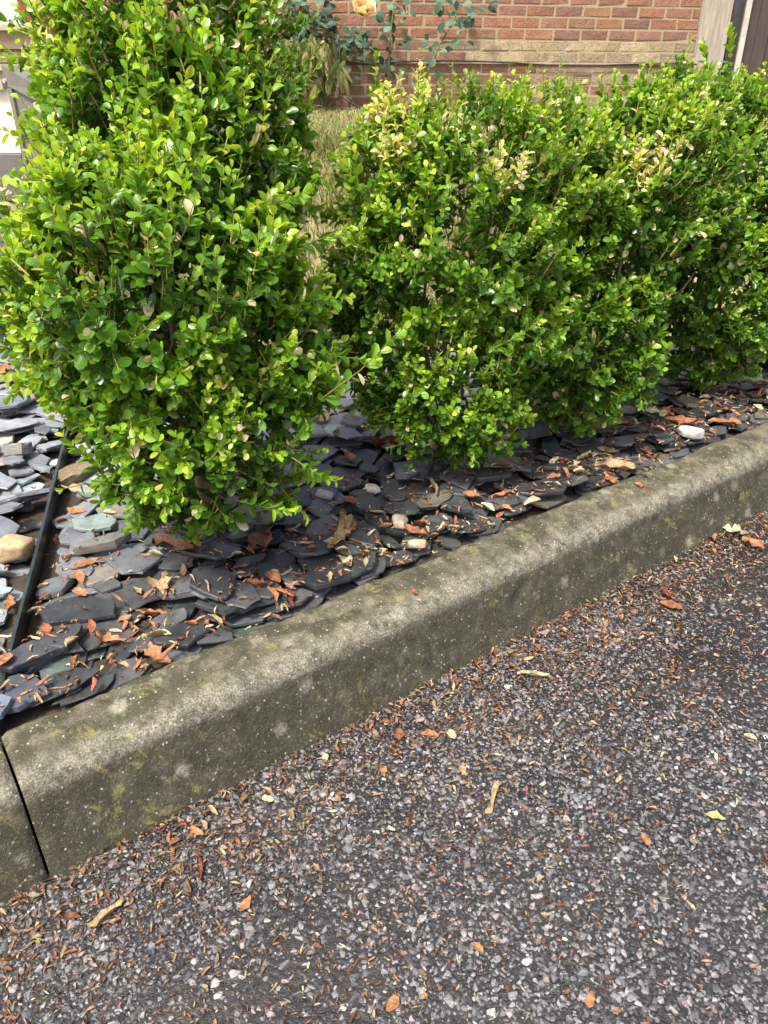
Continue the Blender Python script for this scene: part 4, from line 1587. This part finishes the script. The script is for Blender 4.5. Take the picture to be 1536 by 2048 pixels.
def litter_mesh(kind, seed, col, nu=8, nv=4):
    r = np.random.default_rng(seed)
    t = np.linspace(0, 1, nu)
    if kind == 'strip': wd = .10 + .05 * np.sin(t * 3.1)
    elif kind == 'comb': wd = np.where(np.arange(nu) % 2 == 0, .22, .15) * np.sin(np.clip(t * 2.9 + .15, 0, 3.1)) + .03
    elif kind == 'leaf': wd = .27 * np.sin(np.clip(t * 3.0 + .08, 0, 3.14)) ** .8 + .01
    elif kind == 'petal': wd = .32 * np.sqrt(np.clip(np.sin(t * 3.1), .01, 1)) + .02
    else: wd = .30 * np.sin(np.clip(t * 2.8 + .2, 0, 3.14)) * r.uniform(.6, 1.2, nu) + .03
    curl = dict(strip=r.uniform(1.2, 2.6), comb=r.uniform(.4, 1.2), leaf=r.uniform(.2, .9), petal=r.uniform(.5, 1.2), crumple=r.uniform(.6, 1.5))[kind]
    bend = r.normal(0, .35); arch = r.uniform(.0, .22)
    V = []
    for i, a in enumerate(t):
        for s_ in np.linspace(-1, 1, nv):
            an = s_ * curl
            rad = wd[i] / max(curl, .2)
            V.append((rad * math.sin(an) + bend * (a - .5) ** 2, a - .5, rad * (1 - math.cos(an)) + arch * (a - .5) ** 2 * 4 * .4))
    V = np.array(V) + r.normal(0, .06 if kind == 'crumple' else .035, (nu * nv, 3)) * np.array([1, .6, .9])
    i = np.arange(nu * nv).reshape(nu, nv)
    q = np.stack([i[:-1, :-1], i[:-1, 1:], i[1:, 1:], i[1:, :-1]], -1).reshape(-1, 4)
    V[:, 2] -= V[:, 2].min()
    cc = np.array(col) * (r.uniform(.75, 1.2, (nu * nv, 1)) * np.repeat(r.uniform(.6, 1.15, nu), nv)[:, None])
    return V, q, cc


def big_litter(px, py, kind, colr, length, ang, label, seed, on='bed', name='fallen_leaf', lift=0.0, group=None, tilt=0.0):
    zz = .128 if on == 'bed' else .119 if on == 'kerb' else .004
    p = at_z(px, py, zz)
    if on == 'bed': zz = surf(p[0], p[1]) - .001
    V, q, cc = litter_mesh(kind, seed, LC[colr])
    o = link(name, new_mesh(name, V * length, [q], cc, smooth=True), M_LITTER, loc=(p[0], p[1], zz + lift))
    o.rotation_euler = (tilt, 0, ang)
    tag(o, label, 'leaf' if name == 'fallen_leaf' else 'litter', group or ('dry leaves fallen on the slate chips' if on == 'bed' else 'dry leaves fallen on the road'))


BIG = [
    (690, 1090, 'strip', 'tan', .085, -.25, 'long curled tan dead leaf lying near the kerb below the gap between bushes', 'bed'),
    (697, 1068, 'leaf', 'orange', .040, .3, 'amber oval dead leaf beside the long curled tan one', 'bed'),
    (690, 1132, 'crumple', 'pale', .030, .6, 'small yellow-green dead leaf at the foot of the long curled tan one', 'bed'),
    (322, 1188, 'crumple', 'tan', .048, .2, 'crumpled tan dead leaf on dark slate in front of the nearest bush', 'bed'),
    (300, 1208, 'strip', 'orange', .040, 1.4, 'thin orange leaf scrap under the crumpled tan leaf', 'bed'),
    (160, 1160, 'comb', 'orange', .034, .5, 'orange curled leaf scrap beside the long weathered splinter', 'bed'),
    (175, 1130, 'comb', 'orange', .040, -.9, 'orange twisted leaf scrap just below the weathered splinter', 'bed'),
    (150, 1020, 'comb', 'orange', .036, 1.3, 'orange leaf scrap on blue-grey slate above the pale green chip', 'bed'),
    (110, 1050, 'petal', 'orange', .026, .2, 'small orange leaf close to the black edging strip', 'bed'),
    (165, 1207, 'petal', 'orange', .024, 1.0, 'small orange leaf on dark slate right of the edging strip', 'bed'),
    (215, 1272, 'comb', 'orange', .040, 1.2, 'orange forked leaf scrap halfway between edging strip and crumpled leaf', 'bed'),
    (305, 1300, 'comb', 'orange', .050, .8, 'large toothed orange leaf scrap next to the kerb top', 'bed'),
    (300, 1345, 'comb', 'tan', .044, .1, 'tan toothed leaf scrap just behind the kerb', 'bed'),
    (185, 1395, 'comb', 'orange', .040, -.9, 'toothed orange leaf scrap resting on the back of the kerb at left', 'bed'),
    (115, 1425, 'comb', 'orange', .050, -1.1, 'long orange leaf scrap at the back of the kerb near the left edge', 'bed'),
    (95, 1270, 'petal', 'rust', .022, .4, 'small rust-coloured leaf left of the dark slate splinter', 'bed'),
    (15, 1190, 'comb', 'orange', .034, .4, 'orange leaf scrap at the left edge beyond the edging strip', 'bed'),
    (12, 1350, 'petal', 'orange', .026, -.4, 'small orange leaf at the left edge near the foot of the edging', 'bed'),
    (12, 755, 'crumple', 'orange', .060, .5, 'large dry orange leaf on pale slate at the left edge', 'bed'),
    (30, 790, 'crumple', 'pale', .050, 1.2, 'pale yellow leaf on slate below the large dry orange leaf', 'bed'),
    (545, 1160, 'petal', 'orange', .030, .7, 'orange leaf scrap on dark slate left of the kerb middle', 'bed'),
    (515, 1180, 'comb', 'rust', .030, 1.4, 'rust leaf scrap on dark slate in front of the nearest bush stem', 'bed'),
    (580, 1195, 'crumple', 'red', .030, .2, 'dark red-brown crumbling leaf at the back of the kerb', 'bed'),
    (610, 1212, 'strip', 'orange', .038, -.7, 'curled orange leaf resting against the kerb back', 'bed'),
    (545, 1238, 'strip', 'tan', .050, -1.0, 'long tan leaf strip along the back of the kerb', 'bed'),
    (610, 1055, 'comb', 'rust', .030, .1, 'rusty toothed scrap under the right side of the nearest bush', 'bed'),
    (390, 1095, 'crumple', 'orange', .060, .3, 'heap of orange-brown dead leaf at the foot of the bare stem', 'bed'),
    (345, 1105, 'crumple', 'brown', .070, 1.1, 'brown dead leaf left of the bare stem', 'bed'),
    (520, 1085, 'crumple', 'rust', .055, -.4, 'rust-brown dead leaf right of the bare stem', 'bed'),
    (790, 905, 'crumple', 'rust', .080, 1.5, 'long rust-brown leaf pile left of the second bush foot', 'bed'),
    (700, 925, 'comb', 'orange', .050, .4, 'orange-brown leaf scrap between the two nearest bushes', 'bed'),
    (950, 940, 'crumple', 'tan', .050, -.5, 'tan crumpled leaf at the foot of the second bush', 'bed'),
    (870, 1000, 'strip', 'tan', .050, .1, 'tan folded leaf standing up on slate in front of the second bush', 'bed'),
    (942, 1015, 'petal', 'orange', .028, 1.2, 'orange oval leaf on dark slate in front of the second bush', 'bed'),
    (1005, 1000, 'strip', 'orange', .040, -1.0, 'curved tan-orange leaf between dark slates', 'bed'),
    (960, 940, 'petal', 'orange', .028, .9, 'orange leaf under the right side of the second bush', 'bed'),
    (1065, 860, 'strip', 'rust', .110, 1.25, 'long red-brown curled leaf right of the second bush', 'bed'),
    (1185, 868, 'crumple', 'tan', .085, 1.3, 'broad tan and orange dead leaf at the foot of the dark green bush', 'bed'),
    (1240, 850, 'comb', 'rust', .065, .2, 'upright rust-brown curled leaf right of the broad tan leaf', 'bed'),
    (1310, 832, 'crumple', 'pale', .045, .6, 'pale ragged leaf on dark slate in front of the far right bush', 'bed'),
    (1335, 818, 'comb', 'orange', .045, .1, 'orange ragged leaf beside the pale ragged one', 'bed'),
    (1360, 850, 'crumple', 'orange', .060, 1.4, 'orange leaf heap behind the speckled grey stone', 'bed'),
    (1450, 848, 'comb', 'orange', .060, 1.3, 'orange leaf heap near the kerb right of the speckled stone', 'bed'),
    (1515, 842, 'comb', 'rust', .060, 1.2, 'rusty leaf heap at the right edge behind the kerb', 'bed'),
    (1290, 895, 'comb', 'brown', .040, .2, 'brown toothed scrap on slate left of the speckled stone', 'bed'),
    (1165, 912, 'strip', 'tan', .045, -.8, 'tan scrap on dark slate in front of the dark green bush', 'bed'),
    (1215, 895, 'leaf', 'tan', .040, 1.1, 'tan pointed leaf on slate near the speckled stone', 'bed'),
    (1240, 935, 'strip', 'tan', .085, 1.3, 'long tan leaf along the back of the kerb at right', 'bed'),
    (1222, 950, 'comb', 'orange', .040, .2, 'orange scrap under the long tan leaf at the kerb', 'bed'),
    (1485, 778, 'crumple', 'green', .090, 1.2, 'lacy yellow-green leaf skeleton under the far right bush', 'bed'),
    (1395, 775, 'crumple', 'pink', .045, .5, 'pinkish dead leaf at the foot of the far right bush', 'bed'),
    (640, 850, 'crumple', 'tan', .060, .5, 'cream folded leaf on slate behind the nearest bush', 'bed'),
    (830, 1075, 'comb', 'orange', .040, .9, 'orange scrap left of the white pebble', 'bed'),
    (700, 1010, 'petal', 'rust', .030, .8, 'rust leaf near the cream stone', 'bed'),
    (475, 870, 'crumple', 'tan', .0001, 0, '', 'skip'),
    (827, 1183, 'comb', 'rust', .018, .4, 'small rust leaf lying on top of the kerb at its middle', 'kerb'),
    (1278, 972, 'petal', 'orange', .020, .2, 'small orange leaf lying on top of the kerb at right', 'kerb'),
    (1066, 1354, 'strip', 'pale', .045, 1.4, 'pale curled strip on the asphalt below the kerb middle', 'road'),
    (985, 1600, 'strip', 'tan', .050, -.4, 'thin bent tan stalk on the asphalt', 'road'),
    (1432, 1634, 'leaf', 'green', .022, 1.3, 'small pale green leaf on the asphalt near the right edge', 'road'),
    (786, 2010, 'petal', 'orange', .016, -.6, 'small oval orange leaf at the bottom edge of the picture', 'road'),
    (768, 1545, 'crumple', 'orange', .020, .2, 'ragged amber leaf on the asphalt in mid road', 'road'),
    (392, 1665, 'comb', 'orange', .022, .9, 'forked orange leaf on the asphalt below the kerb at left', 'road'),
    (860, 1470, 'leaf', 'orange', .024, 1.4, 'orange leaf pointing sideways on the asphalt near the kerb', 'road'),
    (902, 1470, 'petal', 'pale', .018, .3, 'pale yellow leaf next to the sideways orange one', 'road'),
    (925, 1540, 'comb', 'tan', .022, .1, 'tan toothed leaf on the asphalt right of mid road', 'road'),
    (492, 1808, 'leaf', 'orange', .018, -.3, 'narrow bright orange leaf on the asphalt at lower left', 'road'),
    (1470, 1068, 'crumple', 'pale', .050, 1.0, 'pale yellow leaf on the litter pile by the kerb at right', 'road'),
    (1418, 1072, 'comb', 'orange', .045, .2, 'orange curled leaf leaning on the kerb at right', 'road'),
    (1345, 1212, 'leaf', 'rust', .038, .9, 'long red-orange leaf on the asphalt at right', 'road'),
    (1330, 1190, 'crumple', 'red', .030, .2, 'red-brown leaf touching the long red-orange one', 'road'),
    (1505, 1090, 'crumple', 'orange', .040, .4, 'orange leaf at the right edge of the litter pile', 'road'),
    (1290, 1682, 'petal', 'orange', .016, .3, 'single orange leaf scrap on wet asphalt at lower right', 'road'),
    (1500, 1475, 'petal', 'pale', .016, .9, 'cream scrap on the asphalt at the right edge', 'road'),
    (955, 1895, 'petal', 'orange', .014, .9, 'tiny orange scrap between wet stones near the bottom', 'road'),
    (1180, 2000, 'leaf', 'orange', .016, -.4, 'orange leaf on the wet patch at the bottom', 'road'),
    (535, 1600, 'petal', 'pale', .015, 1.2, 'round pale leaf on the litter below the kerb', 'road'),
    (650, 1516, 'petal', 'pale', .015, .4, 'round cream leaf on the asphalt close to the kerb', 'road'),
    (800, 1470, 'leaf', 'rust', .022, 0, 'red-orange leaf close to the kerb foot left of the sideways leaf', 'road'),
    (215, 1832, 'strip', 'tan', .040, -.7, 'long tan sliver on the asphalt at lower left', 'road'),
    (400, 1735, 'strip', 'red', .030, .3, 'dark red sliver on the litter below the kerb', 'road'),
]
for i, (px, py, kd, cl, ln, an, lab, on) in enumerate(BIG):
    if on == 'skip': continue
    big_litter(px, py, kd, cl, ln * (1.12 if on == 'bed' else 1.0), an, lab, 900 + i, on, lift=.002 if on == 'bed' else .0)

# uncountable crumbs: one object on the road, one on the bed
SH = [litter_mesh(kd, 700 + i, (1, 1, 1), 4, 3) for i, kd in enumerate(('strip', 'crumple', 'comb', 'crumple', 'crumple', 'strip', 'crumple', 'comb'))]


def crumbs(name, X, Y, Z, size, cols, label):
    n = len(X)
    ti = RNG.integers(0, len(SH), n)
    VV, QQ, CC, off = [], [], [], 0
    Mx = rotz(RNG.uniform(0, 6.28, n)) @ rand_tilt(n, .28, RNG)
    asp = RNG.uniform(.3, 1.0, n)
    Mx = Mx * np.stack([size * asp, size, size], 1)[:, None, :]
    T = np.stack([X, Y, Z], 1)
    for t in range(len(SH)):
        k = ti == t
        v, q, c = SH[t]
        a, p, cc, _ = merge(v, [q], Mx[k], T[k], cols[k])
        VV.append(a); QQ.append(p[0] + off); CC.append(cc); off += len(a)
    o = link(name, new_mesh(name, np.concatenate(VV), [np.concatenate(QQ)], np.concatenate(CC), smooth=True), M_LITTER)
    return tag(o, label, 'litter', kind='stuff')


names = ['orange', 'rust', 'tan', 'pale', 'brown', 'red', 'pink']
CP = np.array([LC[k] for k in names])
rl = np.random.default_rng(55)
n = 42000
u = rl.uniform(-.7, 2.5, n); s = -np.abs(rl.exponential(.27, n)) + .0
clump = make_noise(88, 7)
x, y = uv2xy(u, np.minimum(s, -.001))
px, py, d = project(np.stack([x, y, 0 * x], 1))
dens = 1 + .55 * clump(np.stack([x, y, 0 * x], 1))
k = (s > -1.2) & (px > -200) & (px < 1740) & (d > .1) & (rl.random(n) < np.clip(dens * .75, .12, 1))
x, y, s = x[k], y[k], s[k]; n = len(x)
size = np.clip(rl.lognormal(math.log(.0034), .55, n), .0013, .011) * (1 + .35 * (s > -.1))
z = road_z(x, y) + rl.uniform(.0012, .0032, n) + np.clip(.01 + s * .25, 0, .006) * rl.random(n)
cols = CP[rl.choice(7, n, p=[.20, .11, .25, .09, .26, .02, .07])] * rl.uniform(.35, 1.0, (n, 1))
crumbs('road_litter', x, y, z, size, cols, 'fine crumbled orange and tan leaf litter scattered over the asphalt')
n = 4200
u = rl.uniform(-.6, 2.4, n); s = .135 + np.abs(rl.exponential(.15, n))
x, y = uv2xy(u, s)
px, py, d = project(np.stack([x, y, .12 + 0 * x], 1))
k = (px > -150) & (px < 1700) & (y < 2.4) & (s < 1.1)
x, y = x[k], y[k]; n = len(x)
z = np.array([surf(a, b) for a, b in zip(x, y)]) + .0005
size = np.clip(rl.lognormal(math.log(.0085), .6, n), .0025, .028)
cols = CP[rl.choice(7, n, p=[.26, .14, .26, .18, .09, .03, .04])] * rl.uniform(.7, 1.15, (n, 1))
crumbs('bed_litter', x, y, z, size, cols, 'fine crumbled orange and tan leaf litter scattered over the slate chips')
